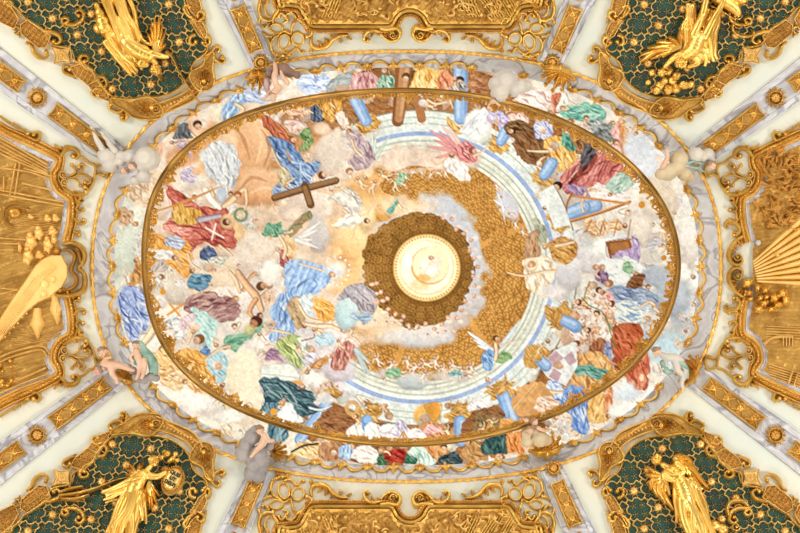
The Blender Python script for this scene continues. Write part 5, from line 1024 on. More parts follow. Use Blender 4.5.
CL(318, 234, 14, 20, (196, 190, 190), soft=.35, al=1, lit=(222, 212, 204)); WG((296, 240), [(321, 222), (318, 230), (312, 240), (318, 248)], (240, 234, 228), 5); DR([(286, 232), (294, 222), (308, 212), (312, 218), (302, 228), (290, 238)], (90, 96, 60), (150, 152, 106), (196, 140, 110), 145, 1.5); DR([(282, 240), (290, 238), (296, 250), (290, 262), (282, 256)], (200, 140, 80), (244, 204, 150), (252, 232, 200), 75, 1.2); DR([(282, 250), (290, 258), (286, 266), (278, 262)], (120, 50, 60), (180, 100, 100), (220, 150, 140), 60, 1.4); LM([(280, 236), (286, 248), (284, 258)], 4)
DR([(328, 200), (336, 192), (350, 190), (360, 200), (362, 212), (352, 216), (342, 206)], (160, 150, 140), (214, 206, 194), (240, 234, 226), 40, 1.1); LM([(344, 210), (350, 216), (352, 222)], 3); DR([(334, 226), (342, 220), (354, 214), (366, 220), (356, 226), (344, 230)], (190, 180, 170), (238, 228, 214), (252, 248, 242), 150, 1.0); CL(369, 220, 13, 13, (253, 224, 180), soft=.9, al=.8); HD(368, 221, 3, (120, 90, 64), 0); LM([(356, 224), (354, 232), (352, 238)], 2); LM([(368, 214), (376, 204), (378, 198)], (2, 2, 1.4))
for (u, v, a) in ((361, 182, 1), (374, 186, 2), (400, 206, 1), (384, 176, .3), (396, 184, 1.6)): PU(u, v, .85, a, (240, 196, 160))
DR([(388, 212), (392, 204), (396, 198), (397, 204), (393, 213)], (50, 130, 120), (96, 172, 156), (160, 206, 190), 70, 1.3); DR([(396, 182), (402, 174), (408, 178), (402, 186)], (70, 130, 96), (130, 180, 146), (220, 220, 190), 60, 1.3)
for k in range(16): HD(336+14*math.cos(k*PI/8), 271+14*math.sin(k*PI/8), 1.3, (248, 240, 230), k, (250, 236, 220))
CL(336, 271, 12, 12, (222, 226, 228), soft=.5, al=.9)
# Virgin in blue
DR([(286, 262), (298, 259), (312, 262), (330, 268), (334, 276), (326, 286), (312, 296), (302, 302), (294, 318), (294, 332), (280, 343), (270, 340), (276, 326), (271, 314), (278, 300), (286, 288), (284, 272)], (84, 118, 178), (154, 188, 232), (224, 234, 248), 118, 1.2, .7); DR([(286, 290), (300, 294), (292, 318), (294, 334), (282, 342), (272, 336), (278, 320), (274, 308)], (80, 112, 172), (146, 182, 228), (216, 230, 246), 100, 1.3); HD(333, 275, 3.4, (190, 150, 110), .3); LM([(300, 264), (314, 268), (326, 272)], 2.4); CL(270, 274, 12, 16, (236, 226, 214), soft=.4, lit=(250, 246, 238)); LM([(272, 330), (282, 332), (292, 334)], (3, 3, 2))
DR([(289, 302), (298, 297), (305, 304), (304, 320), (298, 328), (290, 318)], (150, 116, 78), (198, 166, 126), (222, 196, 160), 60, 1.0); DR([(312, 300), (322, 296), (332, 304), (337, 312), (328, 322), (318, 322), (314, 312)], (196, 110, 32), (242, 178, 86), (253, 214, 140), 50, 1.5); DR([(302, 298), (312, 296), (312, 312), (304, 316)], (160, 180, 190), (214, 222, 224), (240, 242, 240), 60, 1); LM([(300, 306), (308, 318), (322, 322)], (3, 3.6, 3)); LM([(306, 324), (318, 326), (330, 326), (340, 330)], (4, 5, 5, 4)); LM([(334, 322), (344, 318), (354, 322)], (5, 4, 3)); HD(344, 331, 3, (190, 130, 80), 1)
CL(347, 314, 13, 19, (172, 202, 208), soft=.18, al=1, puff=.08, lit=(206, 224, 224)); DR([(338, 300), (344, 290), (356, 284), (368, 286), (378, 300), (374, 314), (362, 324), (358, 308), (350, 298)], (120, 110, 118), (172, 164, 170), (212, 204, 204), 60, 1.2); CL(376, 302, 4, 4, (214, 180, 160)); DR([(350, 316), (364, 312), (374, 316), (366, 322)], (90, 120, 150), (170, 190, 206), (230, 236, 240), 15, 1.4)
DR([(278, 346), (284, 338), (296, 334), (304, 342), (312, 360), (308, 374), (296, 368), (284, 358)], (120, 136, 66), (180, 194, 124), (226, 230, 178), 60, 1.3); DR([(296, 340), (304, 338), (310, 352), (306, 372), (300, 360)], (160, 170, 150), (226, 228, 214), (250, 250, 246), 70, 1.1); DR([(266, 360), (268, 351), (278, 350), (282, 360), (274, 364)], (110, 70, 106), (160, 120, 150), (206, 170, 190), 30, 1.3); ST([(302, 341), (314, 338), (325, 334)], 1.4, (140, 90, 50)); ST([(314, 334), (317, 342)], 1.4, (150, 100, 56)); DR([(316, 336), (330, 332), (334, 342), (322, 346)], (130, 170, 190), (186, 214, 226), (226, 236, 240), 20, 1)
HD(312, 350, 4.2, (200, 186, 160), .5); DR([(306, 356), (314, 352), (320, 360), (314, 370), (306, 366)], (140, 120, 150), (214, 204, 214), (244, 240, 244), 40, 1.3); DR([(310, 366), (320, 360), (330, 354), (328, 362), (318, 372)], (150, 90, 40), (206, 146, 84), (238, 190, 130), 140, 1.2); DR([(332, 368), (334, 350), (342, 343), (354, 344), (357, 354), (350, 362), (342, 370)], (140, 70, 66), (204, 136, 120), (236, 190, 174), 100, 1.4); LM([(346, 340), (354, 338), (360, 344)], 3); WG((356, 350), [(370, 376), (366, 374), (364, 366), (370, 364)], (192, 206, 206), 5)
for (u, v, a) in ((340, 344, 1.2), (320, 330, .3), (352, 332, 2), (300, 350, 1)): PU(u, v, .7, a)
# lower left: maroon figure, cream column of cloud, dark green cloak
DR([(185, 309), (189, 298), (202, 293), (224, 295), (240, 305), (238, 318), (222, 322), (210, 320), (196, 314)], (104, 54, 62), (168, 120, 118), (220, 186, 176), 160, 1.2, .8); DR([(224, 343), (232, 336), (246, 334), (264, 323), (258, 334), (244, 344), (236, 350)], (80, 140, 110), (126, 180, 152), (190, 216, 190), 150, 1.2); HD(255, 323, 6, (96, 56, 46), 2.4, (190, 130, 96)); HD(261, 316, 3, (130, 80, 50), .5); CL(250, 330, 8, 8, (196, 186, 120), al=.7)
CL(205, 330, 14, 18, (198, 226, 222), a=.5, soft=.35, al=1); DR([(192, 312), (204, 312), (216, 330), (214, 346), (204, 340)], (140, 190, 190), (194, 226, 222), (232, 244, 240), 60, .9); HD(196, 329, 4, (226, 200, 180), 2); HD(198, 340, 5.2, (150, 96, 56), 2.6); LM([(184, 324), (192, 332), (188, 344)], (4, 4, 3)); DR([(172, 318), (181, 316), (184, 336), (175, 338)], (150, 150, 156), (236, 236, 236), (252, 252, 252), 10, 2.2); DR([(180, 330), (184, 318), (194, 312), (192, 326)], (190, 150, 170), (236, 206, 214), (248, 232, 236), 60, 1)
ST([(168, 315), (184, 304)], 2.6, (240, 164, 60)); ST([(170, 304), (180, 316)], 2.4, (240, 164, 60)); disc(163, 292, 3, (236, 160, 50)); CL(161, 304, 6, 6, (226, 214, 214))
DR([(180, 356), (188, 348), (202, 350), (212, 364), (214, 384), (204, 390), (190, 378), (180, 366)], (196, 118, 44), (242, 180, 92), (253, 218, 150), 55, 1.5); LM([(206, 360), (218, 350), (230, 346)], (4, 3, 2)); DR([(208, 360), (216, 352), (226, 356), (228, 372), (220, 384), (212, 374)], (120, 160, 180), (170, 208, 218), (222, 234, 238), 60, 1.2); HD(218, 366, 5.2, (232, 228, 222), .4); DR([(200, 350), (206, 344), (212, 350), (206, 354)], (60, 96, 150), (110, 150, 196), (170, 196, 220), 30, 1)
CL(244, 376, 19, 30, (244, 226, 192), soft=.2, al=1, puff=.12, lit=(250, 236, 210)); CL(246, 408, 24, 22, (244, 224, 196), soft=.3, al=1, lit=(250, 236, 214)); CL(272, 368, 16, 10, (236, 220, 206), soft=.4); PG([(262, 366), (290, 364), (300, 376), (296, 384), (262, 380)], (232, 236, 228), 0, edge=.3); ST([(262, 374), (298, 378)], 1.2, (200, 200, 190)); ST([(289, 383), (301, 383)], 4, (240, 170, 84))
DR([(260, 384), (268, 378), (284, 381), (296, 387), (310, 392), (317, 398), (314, 404), (325, 409), (318, 412), (306, 416), (296, 414), (292, 404), (278, 402), (262, 412), (264, 396)], (24, 46, 56), (66, 98, 110), (158, 186, 188), 28, 1.4, .8); DR([(262, 404), (276, 402), (290, 410), (290, 428), (284, 444), (272, 440), (268, 428), (270, 416)], (34, 62, 80), (84, 124, 142), (176, 204, 212), 110, 1.4, .8); DR([(278, 422), (280, 412), (288, 404), (294, 410), (302, 420), (294, 424)], (180, 180, 190), (238, 236, 236), (253, 253, 253), 60, 1.2); HD(317, 391, 4, (200, 190, 180), .2); disc(274, 412, 3.6, (240, 160, 56)); LM([(310, 408), (320, 410), (332, 406)], (3, 2.4, 1.6), (220, 224, 220))
CL(330, 398, 20, 8, (238, 232, 226), soft=.5); DR([(314, 424), (324, 412), (336, 406), (350, 412), (356, 424), (352, 434), (336, 436), (320, 432)], (104, 60, 34), (156, 102, 64), (186, 136, 94), 20, 1.0, .3)
for (c, w) in (((334, 392), 7), ((373, 410), 9), ((460, 409), 10), ((501, 388), 10), ((538, 356), 8), ((557, 318), 8)):
    a0 = math.atan2(c[1]-268, c[0]-420); d_ = (math.cos(a0), math.sin(a0)); n_ = (-d_[1], d_[0]); f = lambda x, y: (c[0]-d_[0]*x+n_[0]*y, c[1]-d_[1]*x+n_[1]*y)
    DR([f(-w*.6, -w*.5), f(w*.1, -w*.95), f(w*.9, -w*1.2), f(w*.5, -w*.5), f(w*.9, -w*.1), f(w*.5, w*.4), f(w*.95, w*1.2), f(w*.1, w*.9), f(-w*.6, w*.5)], (128, 80, 30), (200, 146, 72), (240, 198, 126), math.degrees(a0)+90, 2.4, .9, sm=0)
ST([(353+8*math.cos(a)*(1-a/26), 408+8*math.sin(a)*(1-a/26)) for a in np.arange(0, 14, .5)], 2.2, (216, 170, 108)); ST([(360, 410), (362, 422)], 2, (200, 150, 90)); CL(343, 400, 7, 4, (206, 212, 206)); disc(367, 421, 6, (112, 156, 212)); disc(368, 420, 4, (150, 186, 230))
DR([(346, 440), (350, 428), (360, 424), (366, 432), (376, 422), (380, 436), (370, 441)], (190, 160, 150), (238, 228, 222), (252, 250, 248), 60, 1.2); DR([(364, 440), (368, 424), (374, 422), (377, 432), (376, 440)], (200, 200, 200), (244, 244, 242), (254, 254, 254), 70, .9); DR([(378, 432), (384, 424), (396, 424), (410, 428), (410, 440), (392, 442)], (190, 170, 180), (236, 230, 238), (250, 250, 252), 20, 1.2); HD(390, 417, 4, (200, 160, 120), 1); DR([(396, 428), (398, 420), (406, 424), (408, 436), (400, 438)], (130, 120, 160), (206, 196, 220), (240, 236, 244), 60, 1.2)
# bishop
CL(427, 416, 16, 14, (250, 190, 92), soft=.35, al=.9, puff=.05); PG([(424, 406), (434, 402), (442, 404), (440, 416), (432, 421)], (238, 166, 70), 0, edge=.5); DR([(414, 444), (416, 430), (424, 424), (434, 422), (444, 430), (446, 446), (434, 456), (422, 452)], (150, 76, 30), (218, 142, 82), (244, 194, 136), 60, 1.1); HD(424, 420, 5.2, (196, 180, 160), 2.4, (224, 176, 140), beard=(210, 200, 186)); DR([(426, 428), (436, 426), (442, 432), (432, 437), (424, 434)], (200, 130, 130), (242, 190, 190), (252, 222, 218), 15, 1); DR([(409, 432), (420, 430), (428, 440), (420, 444), (408, 442)], (200, 190, 200), (236, 232, 238), (252, 252, 254), 20, .9)
DR([(404, 462), (412, 447), (420, 444), (428, 452), (434, 464), (414, 466)], (150, 186, 174), (206, 230, 220), (240, 248, 244), 75, .9)
DR([(462, 432), (466, 420), (480, 410), (500, 408), (506, 420), (500, 430), (480, 434)], (96, 56, 30), (150, 98, 58), (180, 128, 86), 20, 1.2, .3)
for k in range(9): ST([(474+k*4, 432), (476+k*4+rf.uniform(-2, 2), 424), (474+k*4+rf.uniform(-5, 5), 412+rf.uniform(-3, 3))], (2, 1.6, .5), (112, 146, 104), al=.9)
for (u, v, a) in ((484, 430, 1), (492, 424, 2), (512, 430, .5), (448, 432, 1)): PU(u, v, .9, a, (240, 200, 160)); 
DR([(500, 430), (504, 420), (512, 418), (516, 426)], (190, 110, 50), (232, 160, 84), (248, 200, 130), 30, 1.4)
DR([(434, 462), (436, 450), (446, 446), (452, 456), (448, 464)], (150, 90, 44), (216, 152, 92), (240, 196, 140), 60, 1.3); DR([(436, 463), (444, 454), (458, 452), (462, 462), (448, 466)], (30, 44, 52), (64, 84, 90), (120, 140, 140), 15, 1.5); HD(444, 448, 3.4, (90, 60, 44), 1.6)
DR([(460, 458), (464, 448), (474, 441), (484, 446), (488, 458), (474, 461)], (136, 90, 44), (198, 148, 92), (230, 190, 136), 50, 1.4); HD(468, 442, 3.4, (100, 66, 40), 2.2); DR([(483, 454), (484, 440), (496, 435), (508, 436), (508, 452), (494, 456)], (24, 50, 52), (54, 88, 88), (110, 146, 140), 80, 1.4); DR([(509, 452), (508, 436), (516, 430), (522, 436), (522, 452)], (170, 84, 36), (226, 140, 74), (250, 196, 130), 80, 1.5)
DR([(380, 462), (384, 452), (396, 448), (408, 452), (412, 460), (400, 462)], (110, 20, 20), (180, 52, 42), (214, 100, 80), 20, 1.6); DR([(372, 462), (376, 454), (384, 454), (386, 464)], (30, 76, 50), (64, 112, 80), (120, 156, 120), 40, 1.4); DR([(404, 462), (406, 454), (414, 456), (416, 464)], (26, 80, 60), (60, 116, 90), (110, 156, 130), 40, 1.4); HD(390, 447, 4, (70, 60, 60), 1.8)
DR([(290, 456), (296, 444), (310, 440), (322, 446), (322, 458), (306, 460)], (190, 130, 70), (240, 200, 140), (252, 230, 190), 30, 1.1); ST([(292, 452), (304, 446), (318, 444)], 2.4, (50, 56, 60)); DR([(320, 458), (322, 446), (334, 440), (342, 446), (340, 458)], (130, 80, 46), (190, 134, 92), (220, 176, 134), 60, 1.2); HD(334, 452, 4, (180, 120, 74), 1.6, (246, 214, 190)); DR([(341, 460), (340, 448), (350, 444), (356, 452), (352, 460)], (90, 130, 190), (154, 188, 226), (220, 232, 246), 80, 1.3); DR([(352, 460), (356, 450), (368, 446), (378, 452), (376, 462)], (200, 180, 170), (246, 236, 230), (254, 250, 248), 30, .9)
# cross and right group by the ring
PG([(512, 404), (520, 390), (540, 380), (552, 396), (540, 412), (524, 418)], (222, 164, 104), 1, rag=2); ST([(516, 408), (536, 384)], 4.4, (236, 186, 124)); ST([(518, 388), (534, 402)], 4, (232, 180, 120)); ST([(516, 409), (536, 385)], .8, (170, 110, 60)); 
DR([(534, 410), (538, 398), (550, 398), (560, 404), (556, 414), (542, 416)], (190, 140, 110), (240, 206, 182), (252, 240, 232), 30, 1.2); DR([(562, 400), (566, 388), (580, 386), (590, 396), (590, 412), (588, 432), (574, 430), (570, 414), (562, 410)], (54, 92, 172), (112, 150, 218), (224, 232, 248), 70, 1.2); DR([(588, 420), (590, 398), (600, 394), (610, 396), (612, 412), (604, 422)], (196, 124, 50), (242, 192, 112), (253, 224, 166), 100, 1.0); DR([(604, 400), (607, 390), (612, 390), (612, 414), (606, 416)], (200, 110, 60), (230, 150, 100), (244, 190, 150), 85, 1)
for (u, v) in ((550, 420), (556, 430), (564, 424), (548, 432), (566, 434)): PU(u, v, .75, u, (248, 222, 206)); CL(u, v+2, 6, 5, (240, 240, 244), al=.5)
CL(626, 392, 15, 12, (206, 220, 238), soft=.5, lit=(238, 242, 248)); CL(620, 412, 14, 10, (250, 250, 250), soft=.4)
# left outer band
CL(122, 250, 16, 30, (200, 208, 192), soft=.5, lit=(228, 232, 222)); DR([(128, 200), (130, 184), (142, 176), (156, 176), (152, 196), (142, 208)], (190, 150, 120), (232, 204, 176), (248, 228, 206), 60, .9); DR([(119, 222), (122, 208), (134, 214), (128, 226)], (150, 100, 70), (206, 160, 124), (234, 200, 170), 40, 1); DR([(130, 288), (136, 264), (142, 262), (142, 282), (134, 290)], (150, 90, 40), (206, 146, 84), (236, 190, 130), 80, 1)
DR([(118, 292), (124, 286), (138, 288), (148, 296), (152, 310), (150, 324), (142, 334), (136, 344), (128, 336), (124, 322), (118, 306)], (70, 86, 164), (158, 176, 226), (236, 240, 252), 55, 1.1, .8); LM([(158, 322), (150, 336), (140, 348)], (8, 8, 6), (242, 208, 176)); DR([(156, 352), (170, 346), (184, 360), (204, 376), (220, 392), (204, 394), (180, 382), (160, 370)], (206, 130, 60), (246, 202, 136), (255, 242, 214), 35, 1.1); DR([(154, 372), (170, 370), (186, 384), (176, 390), (160, 382)], (200, 130, 70), (244, 206, 150), (254, 250, 244), 10, 1.0); LM([(196, 392), (206, 386), (212, 378)], 3, (226, 150, 90)); CL(205, 402, 20, 10, (253, 248, 244), soft=.5); LM([(214, 404), (222, 400), (232, 406)], (3, 4, 3), (248, 214, 190))
CL(232, 416, 20, 9, (253, 248, 242), soft=.4); LM([(240, 412), (250, 404), (254, 418)], 3, (244, 200, 170))
# outer margin beyond what the opening shows stays cloud
RC(0, 1, 0, 1, (0, 0, 0))
FLESH_ON = False
for p in ([(262, 130), (270, 146), (264, 168)], [(286, 150), (292, 164)], [(236, 128), (244, 140), (250, 160)], [(240, 190), (252, 178), (268, 182)]): ST(p, (1, 4.5, 1), (196, 128, 84), al=.55)
for p in ([(256, 124), (262, 142), (256, 164)], [(228, 132), (236, 146)], [(250, 194), (262, 188), (276, 190)]): ST(p, (1, 4, 1), (250, 214, 178), al=.6)
# gentle brush texture over everything, crisper contrast
g = (1+(N1-.5)*.07+(N2-.5)*.07+(N4-.5)*.05)[..., None]; CV = np.clip(CV*g, 0, 255)
A4 = CV.reshape(FH, SS, FW, SS, 3).mean((1, 3))
bl = (np.roll(A4, 1, 0)+np.roll(A4, -1, 0)+np.roll(A4, 1, 1)+np.roll(A4, -1, 1))/4; A4 = np.clip(A4+(A4-bl)*.8, 0, 255); lum = A4.mean(-1, keepdims=True); A4 = np.clip(lum+(A4-lum)*.87, 0, 255); A4 = np.clip((A4-128)*1.10+122, 0, 250)
A4 = A4/255; A4 = np.where(A4 <= .04045, A4/12.92, ((A4+.055)/1.055)**2.4)
# mesh carrying the paint
vx, vy = np.meshgrid(FU0+np.arange(FW), FV0+np.arange(FH)); pf = flatmap(ZF)(vx.ravel(), vy.ravel(), np.zeros(vx.size)); idx = np.arange(vx.size).reshape(vx.shape)
me = bpy.data.meshes.new('ceiling_fresco'); nf = (FW-1)*(FH-1)
me.vertices.add(len(pf)); me.vertices.foreach_set('co', pf.ravel().astype(np.float32))
qd = np.stack([idx[:-1, :-1], idx[:-1, 1:], idx[1:, 1:], idx[1:, :-1]], -1).reshape(-1, 4)
me.loops.add(nf*4); me.polygons.add(nf); me.loops.foreach_set('vertex_index', qd.ravel().astype(np.int32)); me.polygons.foreach_set('loop_start', np.arange(nf, dtype=np.int32)*4); me.update(calc_edges=True)
ca = me.color_attributes.new('paint', 'FLOAT_COLOR', 'POINT'); ca.data.foreach_set('color', np.concatenate([A4.reshape(-1, 3), np.ones((vx.size, 1))], 1).ravel().astype(np.float32))
FM = bpy.data.materials.new('fresco_paint'); FM.use_nodes = True; n_ = FM.node_tree; b_ = n_.nodes['Principled BSDF']; b_.inputs['Roughness'].default_value = .9; b_.inputs['Specular IOR Level'].default_value = .1
at = n_.nodes.new('ShaderNodeAttribute'); at.attribute_name = 'paint'; n_.links.new(at.outputs['Color'], b_.inputs['Base Color']); me.materials.append(FM)
fo = bpy.data.objects.new('ceiling_fresco', me); COL.objects.link(fo); setp(fo, 'painted ceiling of clouds, saints, angels and a columned dome seen through the oval', 'fresco')
mb = MB(flatmap(ZF+.03)); xs = np.linspace(-420, 1220, 30); ys = np.linspace(-300, 830, 24); gu, gv = np.meshgrid(xs, ys); mb.grid(gu, gv, np.zeros(gu.shape)); setp(mb.build('ceiling_upper', CREAM), 'plain plaster of the upper ceiling around the fresco', 'ceiling', kind='structure')
# ================================================================ modelled figures and clouds
_sph = []
for i in range(1, 6):
    for j in range(10): t = PI*i/6; a = 2*PI*j/10; _sph.append((math.sin(t)*math.cos(a), math.sin(t)*math.sin(a), math.cos(t)))
_sph = np.array(_sph+[(0, 0, 1), (0, 0, -1)])
_sf = [(i*10+j, i*10+(j+1) % 10, (i+1)*10+(j+1) % 10, (i+1)*10+j) for i in range(4) for j in range(10)]+[(50, (j+1) % 10, j) for j in range(10)]+[(51, 40+j, 40+(j+1) % 10) for j in range(10)]
def organic(name, mt, parent, balls=(), caps=(), M=P, vox=.5, smooth=3, flat=1.0):
    """one continuous surface grown from balls (u,v,h,r[,r2]) and tapering limbs [(u,v,h,r), ...]; all in photo pixels"""
    V = []; Fc = []; n = 0
    def add(u, v, h, r):
        nonlocal n
        c = M(np.array([float(u)]), np.array([float(v)]), np.array([float(h)]))[0]; rr = r*PX; rx, ry, rz = (rr, rr, rr*flat) if np.isscalar(r) else (r[0]*PX, r[1]*PX, r[2]*PX)
        V.append(c+_sph*np.array([rx, ry, rz])); Fc.extend([tuple(i+n for i in f) for f in _sf]); n += len(_sph)
    for b in balls: add(*b[:3], b[3] if len(b) == 4 else tuple(b[3:6]))
    for c in caps:
        c = [tuple(float(x) for x in p) for p in c]
        q = curve([p[:2] for p in c]) if len(c) > 2 else np.array([p[:2] for p in c])
        L = np.concatenate([[0], np.cumsum(np.linalg.norm(np.diff([p[:2] for p in c], axis=0), axis=1)+.01)]); tot = L[-1]; m = max(2, int(tot/ (min(p[3] for p in c)*.55))+1)
        s = np.linspace(0, tot, m); qL = np.concatenate([[0], np.cumsum(np.linalg.norm(np.diff(q, axis=0), axis=1)+1e-6)]); qs = s/tot*qL[-1]
        for k in range(m): add(np.interp(qs[k], qL, q[:, 0]), np.interp(qs[k], qL, q[:, 1]), np.interp(s[k], L, [p[2] for p in c]), float(np.interp(s[k], L, [p[3] for p in c])))
    me = bpy.data.meshes.new(name+'_raw'); me.from_pydata(np.concatenate(V).tolist(), [], Fc); o = bpy.data.objects.new(name, me); COL.objects.link(o)
    md = o.modifiers.new('r', 'REMESH'); md.mode = 'VOXEL'; md.voxel_size = vox*PX; md.use_smooth_shade = True
    ms = o.modifiers.new('s', 'SMOOTH'); ms.factor = .5; ms.iterations = smooth
    dg = bpy.context.evaluated_depsgraph_get(); nm = bpy.data.meshes.new_from_object(o.evaluated_get(dg)); o.modifiers.clear(); o.data = nm; nm.name = name
    nm.materials.clear(); nm.materials.append(mt); nm.polygons.foreach_set('use_smooth', [True]*len(nm.polygons))
    if parent: o.parent = parent; o.matrix_parent_inverse = Matrix.Translation(-Vector(parent.location))
    return o
def face(u, v, h, r, a, mt, parent, hair=None, M=P, curls=True, hname='hair'):
    """head with brow, nose, chin, ears; a = direction of the chin (radians, image plane)"""
    ca, sa = math.cos(a), math.sin(a); f = lambda x, y, z: (u+x*ca*r-y*sa*r, v+x*sa*r+y*ca*r, h+z*r)
    b = [(*f(0, 0, 0), r), (*f(.45, 0, .25), r*.62), (*f(.8, 0, .4), r*.28), (*f(.18, 0, 1.0), r*.2), (*f(.3, 0, 1.08), r*.17), (*f(-.08, .33, .82), r*.24), (*f(-.08, -.33, .82), r*.24), (*f(.45, .38, .6), r*.3), (*f(.45, -.38, .6), r*.3), (*f(.56, 0, .84), r*.17), (*f(.1, .98, 0), r*.22), (*f(.1, -.98, 0), r*.22)]
    hd = organic('head', mt, parent, b, M=M, vox=max(.22, r*.09), smooth=1)
    if hair:
        rr = random.Random(int(u*7+v)); bb = [(*f(-.35, 0, -.05), r*.95)]
        for k in range(22):
            t = rr.uniform(0, 2*PI); q = rr.uniform(.3, 1.0); x = -.55+.55*math.cos(t)*q; y = 1.0*math.sin(t)*q; bb.append((*f(x-.15, y, rr.uniform(.1, .75)*(1-q*.5)), r*rr.uniform(.22, .36)))
        organic(hname, hair, hd, bb, M=M, vox=max(.25, r*.1), smooth=1)
def folds(a, b, n, w0, w1, h0, h1, r0, r1, sway=2.0, seed=0):
    """bundle of cloth folds between a and b, fanning from width w0 to w1"""
    rr = random.Random(seed); a = np.array(a, float); b = np.array(b, float); d = (b-a)/np.linalg.norm(b-a); nn = np.array([-d[1], d[0]]); out = []
    for i in range(n):
        f = i/(n-1)-.5; o = rr.uniform(-sway, sway); z = .75+.25*math.cos(f*PI)+(.22 if i % 2 else -.12)
        p = [a+nn*f*w0, a*.6+b*.4+nn*(f*(w0*.6+w1*.4)+o), a*.25+b*.75+nn*(f*(w0*.25+w1*.75)-o*.7), b+nn*f*w1+d*rr.uniform(-3, 2)]
        hs = [h0, h0*.6+h1*.4, h0*.3+h1*.7, h1]; rs = [r0, r0*.6+r1*.4, r0*.3+r1*.7, r1*.75]
        out.append([(p[k][0], p[k][1], hs[k]*z, rs[k]) for k in range(4)])
    return out
def wing(name, base, tips, mt, parent, w=4.0, h=(7, 4), bulk=None):
    """feathers swept from the shoulder to each tip"""
    m = MB(P)
    for i, t in enumerate(tips):
        mid = t[2] if len(t) > 2 else None; e = (t[0], t[1])
        c = [base, mid or lerp2(base, e, .5), lerp2(mid or base, e, .75) if mid else lerp2(base, e, .78), e]
        m.ribbon(c, [w*.7, w*1.1, w, w*.35], [h[0], h[0]*.9, h[1]+1, h[1]], base=-3, lift=1.2+.5*(i % 2), prof=[(-1, .35), (-.6, .8), (0, 1), (.25, .86), (.6, .8), (1, .35)])
    for i, t in enumerate(tips):
        e = lerp2(base, (t[0], t[1]), .55); m.ribbon([base, lerp2(base, e, .6), e], [w*.8, w, w*.5], [h[0]+1.2, h[0]+1, h[1]], base=-3, lift=1.8)
    return m.build(name, mt, parent)
FG = 'gilded angels on the green lattice'
# ---- upper left angel
t = thing('gilded_angel', 'gilded angel diving head down with a long thin trumpet, upper left', 'angel', 140, 45)
caps = [[(128, 40, 7, 7), (138, 48, 8, 7.5), (150, 53, 8, 6.5)], [(150, 53, 9, 4), (156, 60, 8, 3)], [(153, 50, 9, 3.4), (162, 53, 9, 3), (168, 54, 8, 2.2)], [(146, 56, 8, 3.2), (141, 62, 9, 3), (148, 62, 10, 2.2)]]
organic('body', GOLDB, t, caps=caps)
face(157, 67, 8, 4.8, .6, GOLDB, t, GOLD)
organic('drapery', GOLDB, t, caps=folds((114, -8), (134, 42), 8, 22, 20, 6, 8, 2.6, 2.4, 3, 1)+folds((112, 36), (140, 68), 6, 16, 20, 5, 6, 2.8, 2.2, 2.5, 2)+folds((128, 38), (150, 50), 5, 12, 14, 9, 9, 2.2, 1.8, 2, 7), balls=[(122, 20, 3, 9), (128, 34, 3, 9), (126, 54, 3, 8), (132, 62, 3, 6)])
wing('wing', (157, 52), [(160, 14), (155, 18), (151, 25), (148, 33), (163, 24), (165, 33), (166, 43)], GOLDB, t, 4.2)
organic('cloak', GOLD, t, balls=[(106, 27, 3, 8), (104, 20, 3, 7), (101, 12, 3, 5), (98, 5, 3, 3.4), (110, 33, 3, 6.5), (99, 28, 2.5, 5)], caps=[[(97, 3, 4, 2), (104, 16, 5, 2.4), (114, 30, 5, 2.4)]], smooth=5)
m = MB(); m.ribbon([(166, 50), (172, 55), (176, 62), (178, 68)], [3.4, 2.8, 2, 1.6], 5, lift=2); m.ribbon([(178, 68), (188, 84), (200, 103)], [1.5, 1.3, 1.6], 2.2, lift=4, base=-5); m.leaf((158, 70), (162, 82), 6, 5, 2, lift=1); m.build('trumpet', GOLD, t)
# ---- upper right angel
t = thing('gilded_angel', 'gilded angel with bare legs and one long wing, cherub heads below, upper right', 'angel', 690, 45)
caps = [[(696, 36, 9, 7), (692, 46, 9, 7.5), (684, 52, 9, 6)], [(692, 32, 9, 4.2), (699, 16, 9, 3.4), (701, 10, 10, 3.2), (705, -6, 8, 2.6)], [(703, 34, 9, 4.2), (712, 16, 9, 3.4), (718, 6, 8, 2.8), (722, -2, 7, 2.4)], [(684, 50, 9, 4), (674, 54, 9, 3.2), (664, 64, 8, 2.2)], [(690, 52, 9, 3.6), (697, 60, 9, 2.8), (688, 64, 9, 2.2)]]
organic('body', GOLDB, t, caps=caps)
face(678, 60, 9, 4.6, 2.2, GOLDB, t, GOLD)
organic('drapery', GOLDB, t, caps=folds((688, 28), (682, 64), 5, 14, 6, 7, 8, 2.8, 1.6, 2, 3)+folds((700, 30), (704, 62), 7, 18, 26, 7, 6, 2.8, 2.2, 3, 4)+folds((690, 4), (688, 32), 4, 6, 12, 5, 7, 2.4, 2.4, 2, 5)+folds((710, 10), (706, 36), 5, 14, 18, 4, 6, 2.8, 2.6, 2, 8), balls=[(700, 52, 3, 10), (692, 44, 3, 9), (704, 40, 3, 8), (708, 22, 2, 8)])
wing('wing', (680, 44), [(679, 31), (668, 36), (656, 41, (668, 42)), (647, 47, (664, 45)), (641, 54, (660, 48)), (639, 61, (656, 50)), (650, 58, (664, 52)), (662, 56)], GOLDB, t, 5.4, (6, 4))
organic('plinth', GOLD, t, caps=[[(716, -4, 4, 5), (732, 6, 4, 5), (737, 12, 5, 3)], [(724, -10, 3, 6), (742, -2, 3, 5)]]); m = MB(); cscroll(m, 737, 14, 4.4, 0, 1.3, 2.4, 5); m.ribbon([(710, 4), (722, 10), (734, 18)], 2.2, 7); m.ribbon([(733, 22), (732, 28), (737, 34), (745, 36), (752, 34), (753, 30)], [3, 4, 4.6, 4.4, 3.6, 3], 4.4); m.build('scroll', GOLD, t)
